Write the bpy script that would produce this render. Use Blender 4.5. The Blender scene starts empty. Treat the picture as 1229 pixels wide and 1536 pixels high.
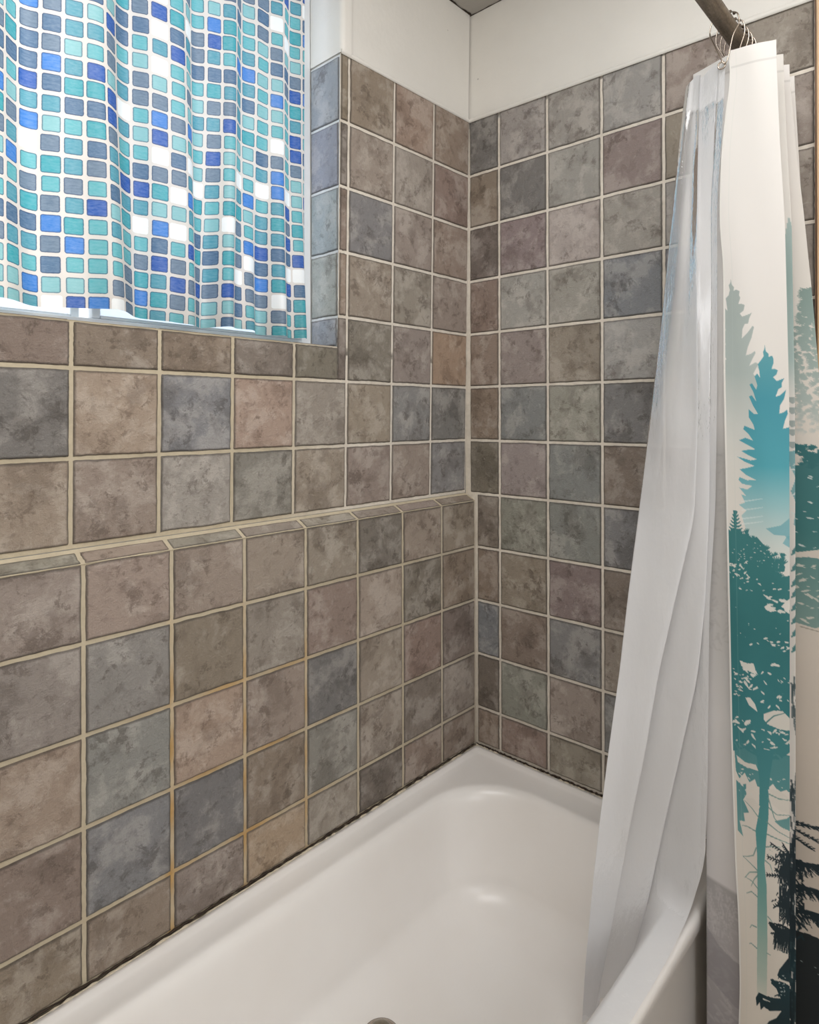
import bpy, math, random
import numpy as np
from mathutils import Matrix, Vector

rng = np.random.default_rng(7)
random.seed(7)
Z0 = 1.135            # height of the ledge top above the bathroom floor (all code below measures z from the ledge)
scene = bpy.context.scene
COL = scene.collection

# ------------------------------------------------------------------ helpers
def lin(c):
    c = np.asarray(c, float)
    return np.where(c <= .04045, c / 12.92, ((c + .055) / 1.055) ** 2.4)
def hexc(h):
    return np.array([int(h[i:i + 2], 16) / 255 for i in (0, 2, 4)])

def mesh_obj(name, V, F, mats, parent=None, smooth=False, fmat=None, attrs=None, uv=None, center=True):
    """V (n,3) in scene coordinates measured from the ledge height, F list/array of faces."""
    V = np.array(V, float).copy(); V[:, 2] += Z0
    if parent is not None:
        org = np.array(parent.matrix_world.translation) if parent.get('_org') is None else np.array(parent['_org'])
    elif center:
        lo, hi = V.min(0), V.max(0); org = np.array([(lo[0] + hi[0]) / 2, (lo[1] + hi[1]) / 2, lo[2]])
    else: org = np.zeros(3)
    me = bpy.data.meshes.new(name)
    if isinstance(F, np.ndarray):
        n = len(F); k = F.shape[1]
        me.vertices.add(len(V)); me.vertices.foreach_set('co', (V - org).astype(np.float32).ravel())
        me.loops.add(n * k); me.loops.foreach_set('vertex_index', F.astype(np.int32).ravel())
        me.polygons.add(n); me.polygons.foreach_set('loop_start', np.arange(0, n * k, k, dtype=np.int32))
        me.update(calc_edges=True)
    else:
        me.from_pydata([tuple(v) for v in (V - org)], [], [tuple(f) for f in F]); me.update()
    for m in (mats if isinstance(mats, (list, tuple)) else [mats]): me.materials.append(m)
    if fmat is not None: me.polygons.foreach_set('material_index', np.asarray(fmat, np.int32))
    if smooth is True: me.polygons.foreach_set('use_smooth', np.ones(len(me.polygons), bool))
    elif smooth is not False and smooth is not None: me.polygons.foreach_set('use_smooth', np.asarray(smooth, bool))
    for an, (ty, dat) in (attrs or {}).items():
        a = me.attributes.new(an, ty, 'POINT')
        dat = np.asarray(dat, np.float32)
        if ty == 'FLOAT': a.data.foreach_set('value', dat.ravel())
        elif ty == 'FLOAT_VECTOR': a.data.foreach_set('vector', dat.ravel())
        else: a.data.foreach_set('color', np.hstack([dat, np.ones((len(dat), 1), np.float32)]).ravel())
    if uv is not None:
        l = me.uv_layers.new(name='UVMap')
        li = np.empty(len(me.loops), np.int32); me.loops.foreach_get('vertex_index', li)
        l.data.foreach_set('uv', np.asarray(uv, np.float32)[li].ravel())
    me.update()
    o = bpy.data.objects.new(name, me); COL.objects.link(o)
    if parent is not None: o.parent = parent
    else: o.location = org
    o['_org'] = [float(q) for q in org]
    return o

def tag(o, label=None, cat=None, group=None, kind=None):
    if label: o['label'] = label
    if cat: o['category'] = cat
    if group: o['group'] = group
    if kind: o['kind'] = kind
    return o

class MB:
    def __init__(s): s.V = []; s.F = []; s.M = []; s.S = []
    def add(s, V, F, m=0, smooth=False):
        b = len(s.V); s.V += [tuple(v) for v in V]
        for f in F: s.F.append(tuple(b + i for i in f)); s.M.append(m); s.S.append(smooth)
    def box(s, x0, x1, y0, y1, z0, z1, m=0, bev=0.0):
        if bev <= 0:
            V = [(x, y, z) for x in (x0, x1) for y in (y0, y1) for z in (z0, z1)]
            F = [(0, 1, 3, 2), (4, 6, 7, 5), (0, 4, 5, 1), (2, 3, 7, 6), (0, 2, 6, 4), (1, 5, 7, 3)]
            s.add(V, F, m); return
        import bmesh
        bm = bmesh.new(); bmesh.ops.create_cube(bm, size=1)
        for v in bm.verts:
            v.co = Vector(((x0 + x1) / 2 + v.co.x * (x1 - x0), (y0 + y1) / 2 + v.co.y * (y1 - y0), (z0 + z1) / 2 + v.co.z * (z1 - z0)))
        bmesh.ops.bevel(bm, geom=list(bm.edges), offset=bev, segments=2, affect='EDGES', profile=.5)
        bm.verts.ensure_lookup_table()
        s.add([tuple(v.co) for v in bm.verts], [[v.index for v in f.verts] for f in bm.faces], m)
        bm.free()
    def tube(s, pts, r, n=10, m=0, closed=False, cap=True):
        pts = [Vector(p) for p in pts]; N = len(pts); V = []
        up = None
        for i, p in enumerate(pts):
            a = pts[(i - 1) % N] if (closed or i > 0) else p
            b = pts[(i + 1) % N] if (closed or i < N - 1) else p
            t = (b - a).normalized()
            if up is None:
                up = t.orthogonal().normalized()
            up = (up - t * up.dot(t)).normalized(); w = t.cross(up)
            rr = r[i] if isinstance(r, (list, tuple)) else r
            for k in range(n):
                q = 2 * math.pi * k / n
                V.append(p + (up * math.cos(q) + w * math.sin(q)) * rr)
        F = []
        for i in range(N if closed else N - 1):
            j = (i + 1) % N
            for k in range(n):
                l = (k + 1) % n; F.append((i * n + k, i * n + l, j * n + l, j * n + k))
        if cap and not closed:
            F.append(tuple(range(n - 1, -1, -1))); F.append(tuple((N - 1) * n + k for k in range(n)))
        s.add(V, F, m, True)
    def lathe(s, prof, c, axis='z', n=32, m=0):
        V = []; F = []
        for r, h in prof:
            for k in range(n):
                q = 2 * math.pi * k / n; a, b = r * math.cos(q), r * math.sin(q)
                if axis == 'z': V.append((c[0] + a, c[1] + b, c[2] + h))
                elif axis == 'x': V.append((c[0] + h, c[1] + a, c[2] + b))
                else: V.append((c[0] + a, c[1] + h, c[2] + b))
        for i in range(len(prof) - 1):
            for k in range(n):
                l = (k + 1) % n; F.append((i * n + k, i * n + l, (i + 1) * n + l, (i + 1) * n + k))
        F.append(tuple(range(n - 1, -1, -1))); F.append(tuple((len(prof) - 1) * n + k for k in range(n)))
        s.add(V, F, m, True)
    def build(s, name, mats, parent=None, **k):
        return mesh_obj(name, s.V, s.F, mats, parent, smooth=s.S, fmat=s.M, **k)

# ------------------------------------------------------------------ materials
class NT:
    def __init__(s, name):
        s.m = bpy.data.materials.new(name); s.m.use_nodes = True; s.t = s.m.node_tree; s.t.nodes.clear()
        s.out = s.n('ShaderNodeOutputMaterial')
    def n(s, ty, **kw):
        nd = s.t.nodes.new(ty)
        for k, v in kw.items(): setattr(nd, k, v)
        return nd
    def set(s, sock, v):
        if hasattr(v, 'is_output') or isinstance(v, bpy.types.NodeSocket): s.t.links.new(v, sock)
        else: sock.default_value = v
    def math(s, op, a, b=0.0, c=None, clamp=False):
        nd = s.n('ShaderNodeMath', operation=op); nd.use_clamp = clamp
        s.set(nd.inputs[0], a); s.set(nd.inputs[1], b)
        if c is not None: s.set(nd.inputs[2], c)
        return nd.outputs[0]
    def vmath(s, op, a, b=(0, 0, 0)):
        nd = s.n('ShaderNodeVectorMath', operation=op); s.set(nd.inputs[0], a); s.set(nd.inputs[1], b)
        return nd.outputs[0]
    def noise(s, vec, scale, detail=4, rough=.55, dist=0.0):
        nd = s.n('ShaderNodeTexNoise'); s.set(nd.inputs['Vector'], vec)
        nd.inputs['Scale'].default_value = scale; nd.inputs['Detail'].default_value = detail
        nd.inputs['Roughness'].default_value = rough; nd.inputs['Distortion'].default_value = dist
        return nd.outputs['Fac']
    def rng(s, v, a, b, c=0.0, d=1.0, smooth=False):
        nd = s.n('ShaderNodeMapRange'); nd.clamp = True
        if smooth: nd.interpolation_type = 'SMOOTHSTEP'
        s.set(nd.inputs[0], v)
        for i, q in enumerate((a, b, c, d)): s.set(nd.inputs[i + 1], q)
        return nd.outputs[0]
    def mix(s, f, a, b, mode='MIX'):
        nd = s.n('ShaderNodeMix', data_type='RGBA', blend_type=mode)
        s.set(nd.inputs[0], f); s.set(nd.inputs[6], a); s.set(nd.inputs[7], b)
        return nd.outputs[2]
    def attr(s, name):
        return s.n('ShaderNodeAttribute', attribute_name=name)
    def obj(s):
        return s.n('ShaderNodeTexCoord').outputs['Object']
    def bump(s, h, strength=.3, dist=.001):
        nd = s.n('ShaderNodeBump'); nd.inputs['Strength'].default_value = strength; nd.inputs['Distance'].default_value = dist
        s.set(nd.inputs['Height'], h); return nd.outputs[0]
    def bsdf(s, **kw):
        nd = s.n('ShaderNodeBsdfPrincipled')
        for k, v in kw.items(): s.set(nd.inputs[k.replace('_', ' ')], v)
        return nd
    def done(s, sh):
        s.t.links.new(sh.outputs[0] if hasattr(sh, 'outputs') else sh, s.out.inputs[0]); return s.m
def rgba(h): return tuple(lin(hexc(h))) + (1,)

def mat_plain(name, h, rough=.5, metal=0.0, nscale=40, namt=.06, bump=.1, spec=.5):
    t = NT(name); o = t.obj(); f = t.noise(o, nscale, 4)
    c = t.mix(t.rng(f, .3, .7), tuple(np.array(rgba(h)[:3]) * (1 - namt)) + (1,), tuple(np.minimum(1, np.array(rgba(h)[:3]) * (1 + namt))) + (1,))
    b = t.bsdf(Base_Color=c, Roughness=rough, Metallic=metal, Normal=t.bump(f, bump, .002))
    b.inputs['Specular IOR Level'].default_value = spec
    return t.done(b)

def mat_tile():
    t = NT('stone_look_tile'); a = t.attr('tcol').outputs['Color']; off = t.attr('toff').outputs['Vector']
    vec = t.vmath('ADD', t.obj(), off)
    n1 = t.noise(vec, 13, 9, .66, .25); n2 = t.noise(vec, 34, 10, .74, .3); n3 = t.noise(vec, 230, 4, .65)
    n4 = t.noise(t.vmath('ADD', vec, (5, 3, 1)), 10, 7, .62, .2); n5 = t.noise(t.vmath('ADD', vec, (1, 8, 4)), 55, 9, .78, .6)
    light = t.mix(.5, t.mix(1.0, a, (1.65, 1.65, 1.65, 1), 'MULTIPLY'), (.40, .375, .345, 1))
    dark_ = t.mix(1.0, a, (.47, .44, .42, 1), 'MULTIPLY')
    base = t.mix(t.rng(n1, .47, .60, 0, .75, True), a, light)
    base = t.mix(t.rng(n4, .51, .64, 0, .52, True), base, dark_)
    base = t.mix(t.math('MULTIPLY', t.rng(n2, .52, .60, 0, .70, True), t.rng(n4, .42, .55, .35, 1, True)), base, dark_)
    base = t.mix(t.rng(n5, .58, .66, 0, .5, True), base, light)
    base = t.mix(t.rng(n3, .58, .72, 0, .3), base, light)
    e = t.attr('edge').outputs['Fac']
    ew = t.math('ADD', e, t.math('MULTIPLY', t.math('SUBTRACT', n2, .5), .006))
    dark = t.rng(ew, .0010, .0058, 1, 0, True)
    base = t.mix(t.math('MULTIPLY', dark, .68), base, (.055, .045, .035, 1))
    h = t.math('ADD', t.math('MULTIPLY', n2, .7), t.math('ADD', t.math('MULTIPLY', n1, .8), t.math('MULTIPLY', n3, .25)))
    h = t.math('ADD', h, t.math('MULTIPLY', n5, .8))
    b = t.bsdf(Base_Color=base, Roughness=t.rng(n2, .3, .7, .36, .55), Normal=t.bump(h, .9, .0050))
    b.inputs['Specular IOR Level'].default_value = .45
    return t.done(b)

def mat_grout():
    t = NT('tile_grout'); a = t.attr('gcol').outputs['Color']; n = t.noise(t.obj(), 90, 4, .6); n2 = t.noise(t.obj(), 12, 3, .6)
    c = t.mix(t.rng(n, .35, .7, 0, .35), a, t.mix(.4, a, (.16, .12, .08, 1)))
    c = t.mix(t.rng(n2, .45, .7, 0, .2), c, (.22, .17, .11, 1))
    return t.done(t.bsdf(Base_Color=c, Roughness=.85, Normal=t.bump(n, .6, .002)))

def mat_plaster(name, h1, h2):
    t = NT(name); o = t.obj(); n = t.noise(o, 3, 5, .6); n2 = t.noise(o, 55, 4, .6)
    v = t.n('ShaderNodeTexVoronoi'); t.set(v.inputs['Vector'], o); v.inputs['Scale'].default_value = 9
    spot = t.rng(v.outputs['Distance'], .012, .03, .55, 0)
    c = t.mix(t.rng(n, .35, .65), rgba(h1), rgba(h2))
    c = t.mix(spot, c, (.12, .11, .09, 1))
    return t.done(t.bsdf(Base_Color=c, Roughness=.7, Normal=t.bump(t.math('ADD', n2, t.math('MULTIPLY', n, 2)), .25, .0025)))

def mat_enamel():
    t = NT('white_enamel'); o = t.obj(); n = t.noise(o, 5, 3)
    c = t.mix(t.rng(n, .3, .7), rgba('e9e5e1'), rgba('edeae7'))
    b = t.bsdf(Base_Color=c, Roughness=.28, Normal=t.bump(n, .02, .003)); b.inputs['Coat Weight'].default_value = 0
    return t.done(b)

def mat_mosaic():
    t = NT('mosaic_print_fabric')
    uv = t.n('ShaderNodeUVMap').outputs[0]
    sx = t.n('ShaderNodeSeparateXYZ'); t.set(sx.inputs[0], uv)
    u, v = sx.outputs[0], sx.outputs[1]
    wob = t.noise(t.vmath('SCALE', uv) if False else uv, 9, 2)
    fu, fv = t.math('FRACT', u), t.math('FRACT', v)
    cu, cv = t.math('FLOOR', u), t.math('FLOOR', v)
    cx = t.n('ShaderNodeCombineXYZ'); t.set(cx.inputs[0], cu); t.set(cx.inputs[1], cv)
    wn = t.n('ShaderNodeTexWhiteNoise', noise_dimensions='2D'); t.set(wn.inputs['Vector'], cx.outputs[0])
    rnd = wn.outputs['Value']
    sc = t.n('ShaderNodeSeparateColor'); t.set(sc.inputs[0], wn.outputs['Color'])
    # rounded square distance with per-cell jitter of size
    hw = t.math('ADD', .415, t.math('MULTIPLY', t.math('SUBTRACT', sc.outputs[0], .5), .05))
    ju = t.math('MULTIPLY', t.math('SUBTRACT', sc.outputs[1], .5), .06); jv = t.math('MULTIPLY', t.math('SUBTRACT', sc.outputs[2], .5), .06)
    r = .11
    qx = t.math('SUBTRACT', t.math('ABSOLUTE', t.math('SUBTRACT', t.math('SUBTRACT', fu, .5), ju)), t.math('SUBTRACT', hw, r))
    qy = t.math('SUBTRACT', t.math('ABSOLUTE', t.math('SUBTRACT', t.math('SUBTRACT', fv, .5), jv)), t.math('SUBTRACT', hw, r))
    mx, my = t.math('MAXIMUM', qx, 0), t.math('MAXIMUM', qy, 0)
    d = t.math('SUBTRACT', t.math('SQRT', t.math('ADD', t.math('MULTIPLY', mx, mx), t.math('MULTIPLY', my, my))), r)
    d = t.math('ADD', d, t.math('MULTIPLY', t.math('SUBTRACT', wob, .5), .03))
    cr = t.n('ShaderNodeValToRGB'); cr.color_ramp.interpolation = 'CONSTANT'; t.set(cr.inputs[0], rnd)
    cols = [(0, '5fb0b4'), (.17, '86bcbc'), (.33, '4d97a6'), (.45, '66798c'), (.60, '4b6b8a'), (.70, '1c54a6'), (.79, '357cc8'), (.87, '38a0a8'), (.945, 'fbf8f2')]
    el = cr.color_ramp.elements
    el[0].position = 0; el[0].color = rgba(cols[0][1]); el[1].position = cols[1][0]; el[1].color = rgba(cols[1][1])
    for p, h in cols[2:]:
        e = el.new(p); e.color = rgba(h)
    brush = t.noise(t.vmath('MULTIPLY', uv, (3, 9, 1)), 1.0, 5, .7)
    tc = t.mix(t.rng(brush, .35, .75, 0, .4), cr.outputs[0], t.mix(.45, cr.outputs[0], (.75, .85, .9, 1)))
    white = t.math('GREATER_THAN', rnd, .945)
    edge = t.math('MULTIPLY', t.rng(d, -.075, -.012, 0, .85, True), t.math('SUBTRACT', 1, white))
    tc = t.mix(edge, tc, t.mix(.8, tc, (.03, .05, .12, 1)))
    inside = t.rng(d, -.004, .012, 1, 0)
    c = t.mix(inside, rgba('e2d8cd'), tc)
    fine = t.noise(t.vmath('MULTIPLY', uv, (90, 90, 1)), 1, 2)
    dif = t.n('ShaderNodeBsdfDiffuse'); t.set(dif.inputs[0], c); t.set(dif.inputs['Normal'], t.bump(fine, .1, .001))
    tr = t.n('ShaderNodeBsdfTranslucent'); t.set(tr.inputs[0], c)
    m = t.n('ShaderNodeMixShader'); m.inputs[0].default_value = .5; t.t.links.new(dif.outputs[0], m.inputs[1]); t.t.links.new(tr.outputs[0], m.inputs[2])
    gl = t.n('ShaderNodeBsdfGlossy'); gl.inputs['Roughness'].default_value = .45
    m2 = t.n('ShaderNodeMixShader'); m2.inputs[0].default_value = .04; t.t.links.new(m.outputs[0], m2.inputs[1]); t.t.links.new(gl.outputs[0], m2.inputs[2])
    return t.done(m2)

def mat_fabric_print():
    t = NT('forest_print_fabric'); c = t.attr('print').outputs['Color']
    w = t.n('ShaderNodeTexWave'); t.set(w.inputs['Vector'], t.obj()); w.inputs['Scale'].default_value = 260; w.bands_direction = 'Y'
    geo = t.n('ShaderNodeNewGeometry')
    dif = t.n('ShaderNodeBsdfPrincipled'); t.set(dif.inputs['Base Color'], c); dif.inputs['Roughness'].default_value = .75
    t.set(dif.inputs['Normal'], t.bump(w.outputs['Fac'], .05, .001))
    tr = t.n('ShaderNodeBsdfTranslucent'); t.set(tr.inputs[0], c)
    m = t.n('ShaderNodeMixShader'); m.inputs[0].default_value = .15; t.t.links.new(dif.outputs[0], m.inputs[1]); t.t.links.new(tr.outputs[0], m.inputs[2])
    return t.done(m)

def mat_vinyl():
    t = NT('clear_vinyl'); op = t.attr('opacity').outputs['Fac']
    o = t.obj(); vv = t.vmath('MULTIPLY', o, (9, 9, 3)); n = t.noise(vv, 3, 5, .6); n2 = t.noise(t.vmath('MULTIPLY', o, (60, 60, 16)), 1, 3, .6)
    h = t.bump(t.math('ADD', n, t.math('MULTIPLY', n2, .12)), .32, .008)
    b = t.bsdf(Base_Color=(.88, .885, .90, 1), Roughness=.34, Normal=h)
    b.inputs['Specular IOR Level'].default_value = .3
    tl = t.n('ShaderNodeBsdfTranslucent'); tl.inputs[0].default_value = (.86, .865, .88, 1)
    m0 = t.n('ShaderNodeMixShader'); m0.inputs[0].default_value = .42; t.t.links.new(b.outputs[0], m0.inputs[1]); t.t.links.new(tl.outputs[0], m0.inputs[2])
    gl = t.n('ShaderNodeBsdfGlossy'); gl.inputs['Roughness'].default_value = .12; t.set(gl.inputs['Normal'], h)
    tp = t.n('ShaderNodeBsdfTransparent'); tp.inputs[0].default_value = (.93, .94, .97, 1)
    m1 = t.n('ShaderNodeMixShader'); t.set(m1.inputs[0], op); t.t.links.new(tp.outputs[0], m1.inputs[1]); t.t.links.new(m0.outputs[0], m1.inputs[2])
    fr = t.n('ShaderNodeFresnel'); fr.inputs[0].default_value = 1.45; t.set(fr.inputs['Normal'], h)
    m2 = t.n('ShaderNodeMixShader'); t.set(m2.inputs[0], t.math('MULTIPLY', fr.outputs[0], t.rng(op, .5, .85, 2.4, .10), clamp=True)); t.t.links.new(m1.outputs[0], m2.inputs[1]); t.t.links.new(gl.outputs[0], m2.inputs[2])
    return t.done(m2)

def mat_glass(name, frosted):
    t = NT(name); n = t.noise(t.obj(), 300, 2)
    tp = t.n('ShaderNodeBsdfTransparent'); tp.inputs[0].default_value = (.95, .97, 1, 1)
    g = t.n('ShaderNodeBsdfGlossy'); g.inputs['Roughness'].default_value = .05
    m = t.n('ShaderNodeMixShader'); m.inputs[0].default_value = .05; t.t.links.new(tp.outputs[0], m.inputs[1]); t.t.links.new(g.outputs[0], m.inputs[2])
    if not frosted: return t.done(m)
    tl = t.n('ShaderNodeBsdfTranslucent'); tl.inputs[0].default_value = (.55, .62, .7, 1); t.set(tl.inputs['Normal'], t.bump(n, .3))
    m2 = t.n('ShaderNodeMixShader'); m2.inputs[0].default_value = .55; t.t.links.new(m.outputs[0], m2.inputs[1]); t.t.links.new(tl.outputs[0], m2.inputs[2])
    return t.done(m2)

def mat_wood(name, h1, h2):
    t = NT(name); o = t.obj(); w = t.noise(t.vmath('MULTIPLY', o, (40, 40, 3)), 1.5, 5, .6, .6)
    return t.done(t.bsdf(Base_Color=t.mix(t.rng(w, .35, .65), rgba(h1), rgba(h2)), Roughness=.5, Normal=t.bump(w, .2, .001)))

def mat_bronze():
    t = NT('aged_bronze'); o = t.obj(); n = t.noise(t.vmath('MULTIPLY', o, (4, 30, 30)), 3, 5, .7); n2 = t.noise(o, 200, 3)
    c = t.mix(t.rng(n, .35, .68), rgba('5a5148'), rgba('94897a'))
    return t.done(t.bsdf(Base_Color=c, Metallic=.75, Roughness=t.rng(n2, .3, .7, .38, .6), Normal=t.bump(n2, .1, .0006)))

M_TILE, M_GROUT = mat_tile(), mat_grout()
M_PLAS = mat_plaster('painted_plaster', 'e2dfd9', 'e8e5df')
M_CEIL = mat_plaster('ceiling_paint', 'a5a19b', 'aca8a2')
M_WALLP = mat_plaster('wall_paint', 'd5cfc6', 'dad5cc')
M_ENAM = mat_enamel(); M_MOS = mat_mosaic(); M_FAB = mat_fabric_print(); M_VIN = mat_vinyl()
M_VINYLW = mat_plain('white_window_frame', 'e6e8ea', .4, 0, 30, .02, .03)
M_GLASS, M_FROST = mat_glass('clear_glass', False), mat_glass('screened_glass', True)
M_WOOD = mat_wood('tan_wood', 'c9a883', 'd9bb97'); M_DWOOD = mat_wood('dark_edge_wood', '5e4430', '7a5a40')
M_BRONZE = mat_bronze()
M_CHROME = mat_plain('satin_chrome', 'b8aca0', .22, 1.0, 60, .1, .05)
M_BEAD = mat_plain('dark_bead_metal', '5b4f45', .3, .9, 80, .2, .05)
M_CAULK = mat_plain('aged_caulk', 'c9bda8', .7, 0, 60, .15, .5)
M_GAP = mat_plain('dark_gap', '35291f', .9, 0, 80, .3, .5)
M_FLOOR = mat_plain('floor_vinyl', 'a9a097', .5, 0, 12, .08, .1)
M_BRASS = mat_plain('tarnished_drain_metal', '8a8272', .35, .8, 90, .15, .1)

# ------------------------------------------------------------------ tiles
PITCH_V, PH_L, PH_R = .1555, .1572, .1557
TONE = {'g': '8f867d', 'b': '827265', 'd': '6f665f', 't': 'a18f7d', 'o': 'a38d72', 'l': 'a8a39c', 's': '757a80', 'p': '8d8280', 'e': '7f827b',
        'k': '605850', 'r': '947f70', 'v': '7a7f8c', 'm': '95897c', 'S': '646668', 'P': '86777a', 'L': '9c9b98', 'E': '858b88', 'B': '93a3b2', 'T': 'a6b4b4'}
class Tiles:
    def __init__(s): s.V = []; s.F = []; s.A = []; s.O = []; s.E = []; s.M = []; s.G = []; s.nv = 0
    def tile(s, O, U, Vd, N, u0, u1, v0, v1, tone, n=18, h=.0026):
        O, U, Vd, N = map(np.array, (O, U, Vd, N))
        if u1 - u0 < .008 or v1 - v0 < .008: return
        col = lin(hexc(TONE[tone]) * .66 + hexc('92887e') * .34) * 1.2 * (1 + rng.normal(0, .05)) * (1 + rng.normal(0, .02, 3))
        # non uniform grid so the rounded rim is resolved
        e = np.array([0, .0012, .0028, .005]);
        def axis(a, b):
            L = b - a; k = min(.3, .005 / L)
            return np.concatenate([a + e * min(1, L * .25 / .005), np.linspace(a + e[-1] * min(1, L * .25 / .005), b - e[-1] * min(1, L * .25 / .005), n)[1:-1], b - e[::-1] * min(1, L * .25 / .005)])
        us, vs = axis(u0, u1), axis(v0, v1); nu, nvv = len(us), len(vs)
        UU, VV = np.meshgrid(us, vs, indexing='ij')
        def wob(m, amp):
            x = np.linspace(0, 1, m); y = np.zeros(m)
            for f in (3, 7, 15, 29): y += rng.normal() * np.sin(f * 3.0 * x + rng.uniform(0, 6)) / f ** .35
            return y * amp
        cu = (UU - u0) / (u1 - u0); cv = (VV - v0) / (v1 - v0)
        A = .00042
        UU = UU + wob(nvv, A)[None, :] * (1 - cu) + wob(nvv, A)[None, :] * cu
        VV = VV + wob(nu, A)[:, None] * (1 - cv) + wob(nu, A)[:, None] * cv
        de = np.minimum(np.minimum(cu, 1 - cu) * (u1 - u0), np.minimum(cv, 1 - cv) * (v1 - v0))
        H = np.clip(de / .003, 0, 1) ** .5 * h - .0018
        tx = rng.normal(0, .0012); ty = rng.normal(0, .0012)     # small lippage / tilt of each tile
        H = H + (tx * (cu - .5) + ty * (cv - .5)) * (h / .003) * .6 * np.clip(de / .003, 0, 1)
        P = O + UU[..., None] * U + VV[..., None] * Vd + H[..., None] * N
        b = s.nv; idx = b + np.arange(nu * nvv).reshape(nu, nvv)
        f = np.stack([idx[:-1, :-1], idx[1:, :-1], idx[1:, 1:], idx[:-1, 1:]], -1).reshape(-1, 4)
        if np.dot(np.cross(U, Vd), N) < 0: f = f[:, ::-1]
        m = nu * nvv
        s.V.append(P.reshape(-1, 3)); s.F.append(f); s.M.append(np.zeros(len(f)))
        s.A.append(np.tile(col, (m, 1))); s.O.append(np.tile(rng.uniform(-20, 20, 3), (m, 1))); s.E.append(de.ravel()); s.G.append(np.zeros((m, 3)))
        s.nv += m
    def grout(s, O, U, Vd, N, u0, u1, v0, v1, colf, depth=-.0017, step=.012):
        O, U, Vd, N = map(np.array, (O, U, Vd, N))
        us = np.linspace(u0, u1, max(2, int((u1 - u0) / step))); vs = np.linspace(v0, v1, max(2, int((v1 - v0) / step)))
        UU, VV = np.meshgrid(us, vs, indexing='ij')
        P = O + UU[..., None] * U + VV[..., None] * Vd + depth * N
        idx = s.nv + np.arange(UU.size).reshape(UU.shape)
        f = np.stack([idx[:-1, :-1], idx[1:, :-1], idx[1:, 1:], idx[:-1, 1:]], -1).reshape(-1, 4)
        if np.dot(np.cross(U, Vd), N) < 0: f = f[:, ::-1]
        P = P.reshape(-1, 3); m = len(P)
        s.V.append(P); s.F.append(f); s.M.append(np.ones(len(f))); s.A.append(np.zeros((m, 3))); s.O.append(np.zeros((m, 3))); s.E.append(np.zeros(m))
        s.G.append(colf(UU.ravel(), VV.ravel())); s.nv += m
    def build(s, name, parent):
        fm = np.concatenate(s.M)
        return mesh_obj(name, np.concatenate(s.V), np.concatenate(s.F), [M_TILE, M_GROUT], parent, smooth=True, fmat=fm,
            attrs={'tcol': ('FLOAT_COLOR', np.concatenate(s.A)), 'toff': ('FLOAT_VECTOR', np.concatenate(s.O)), 'edge': ('FLOAT', np.concatenate(s.E)), 'gcol': ('FLOAT_COLOR', np.concatenate(s.G))})

G = .0034     # half width of a grout joint
WHITE = lin(hexc('e4dcd0')); TAN = lin(hexc('c4b8a0')); ORANGE = lin(hexc('bd8c35'))
def back_y(z): return -.0175 * max(z, 0)        # the wall over the ledge leans a little into the room

XW = -.505; ZS = .394; XL = -1.598; ZT = 1.095; ZC = 1.408; XWL = -1.44; ZWT = 1.355; DJ = .094
# --- wall shells
mb = MB()
# back wall painted shell with window opening (front face leans with the tiles); built as a frame of boxes
def lean_box(mb, x0, x1, z0, z1, back=.16, off=.005):
    zs = sorted(set([z0, z1] + ([0] if z0 < 0 < z1 else [])))
    for a, b in zip(zs[:-1], zs[1:]):
        V = [(x, y, z) for z in (a, b) for (x, y) in ((x0, back_y(z) + off), (x1, back_y(z) + off), (x1, back), (x0, back))]
        mb.add(V, [(0, 3, 2, 1), (4, 5, 6, 7), (0, 1, 5, 4), (1, 2, 6, 5), (2, 3, 7, 6), (3, 0, 4, 7)])
lean_box(mb, XL - .1, 0.0, -Z0, ZS - .004)
lean_box(mb, XW + .004, 0.0, ZS - .004, ZC)
lean_box(mb, XL - .1, XWL, ZS - .004, ZC)
lean_box(mb, XWL, XW + .004, ZWT, ZC)
wall_back = tag(mb.build('wall_back', [M_PLAS], center=False), kind='structure')
mb = MB(); mb.box(.006, .12, -2.7, .16, -Z0, ZC)
wall_right = tag(mb.build('wall_right', [M_PLAS], center=False), kind='structure')
mb = MB(); mb.box(XL - .1, XL, -2.7, 0.005, -Z0, ZC); tag(mb.build('wall_left', [M_WALLP], center=False), kind='structure')
mb = MB(); mb.box(XL - .1, .12, -2.8, -2.7, -Z0, ZC); tag(mb.build('wall_front', [M_WALLP], center=False), kind='structure')
mb = MB(); mb.box(XL - .1, .12, -2.8, .16, -Z0 - .1, -Z0); tag(mb.build('floor', [M_FLOOR], center=False), kind='structure')
mb = MB(); mb.box(XL - .1, .12, -2.8, .16, ZC, ZC + .1); tag(mb.build('ceiling', [M_CEIL], center=False), kind='structure')

# --- right (end) wall tiles : u = -y
T = Tiles()
O, U, V, N = (0, 0, 0), (0, -1, 0), (0, 0, 1), (-1, 0, 0)
rcols = [0.019, .122] + [.122 + PH_R * i for i in range(1, 5)] + [.8965]
rows_R = {6: 'SLLLggg', 5: 'bSLpmgg', 4: 'dPlLLgg', 3: 'bLLvvgg', 2: 'bpmLLgg', 1: 'bsLsLgg', 0: 'kpsdpgg', -1: 'deEsggg', -2: 'bmPddgg', -3: 'sbsggdg', -4: 'kegsgdg', -5: 'bbgdggg'}  # tones lean bluish to carry daylight; window wall rows lean brown for warmer light
def right_grout(u, v):
    w = np.clip((u - .02) / .25, 0, 1); lo = np.clip((-.15 - v) / .5, 0, 1)
    c = WHITE[None] * np.ones((len(u), 1)) * (1 - .18 * lo[:, None]); k = np.clip(1 - u / .05, 0, 1)[:, None] * .55 * np.clip(.6 - v, 0, 1)[:, None]
    return c * (1 - k) + TAN * k
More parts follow.
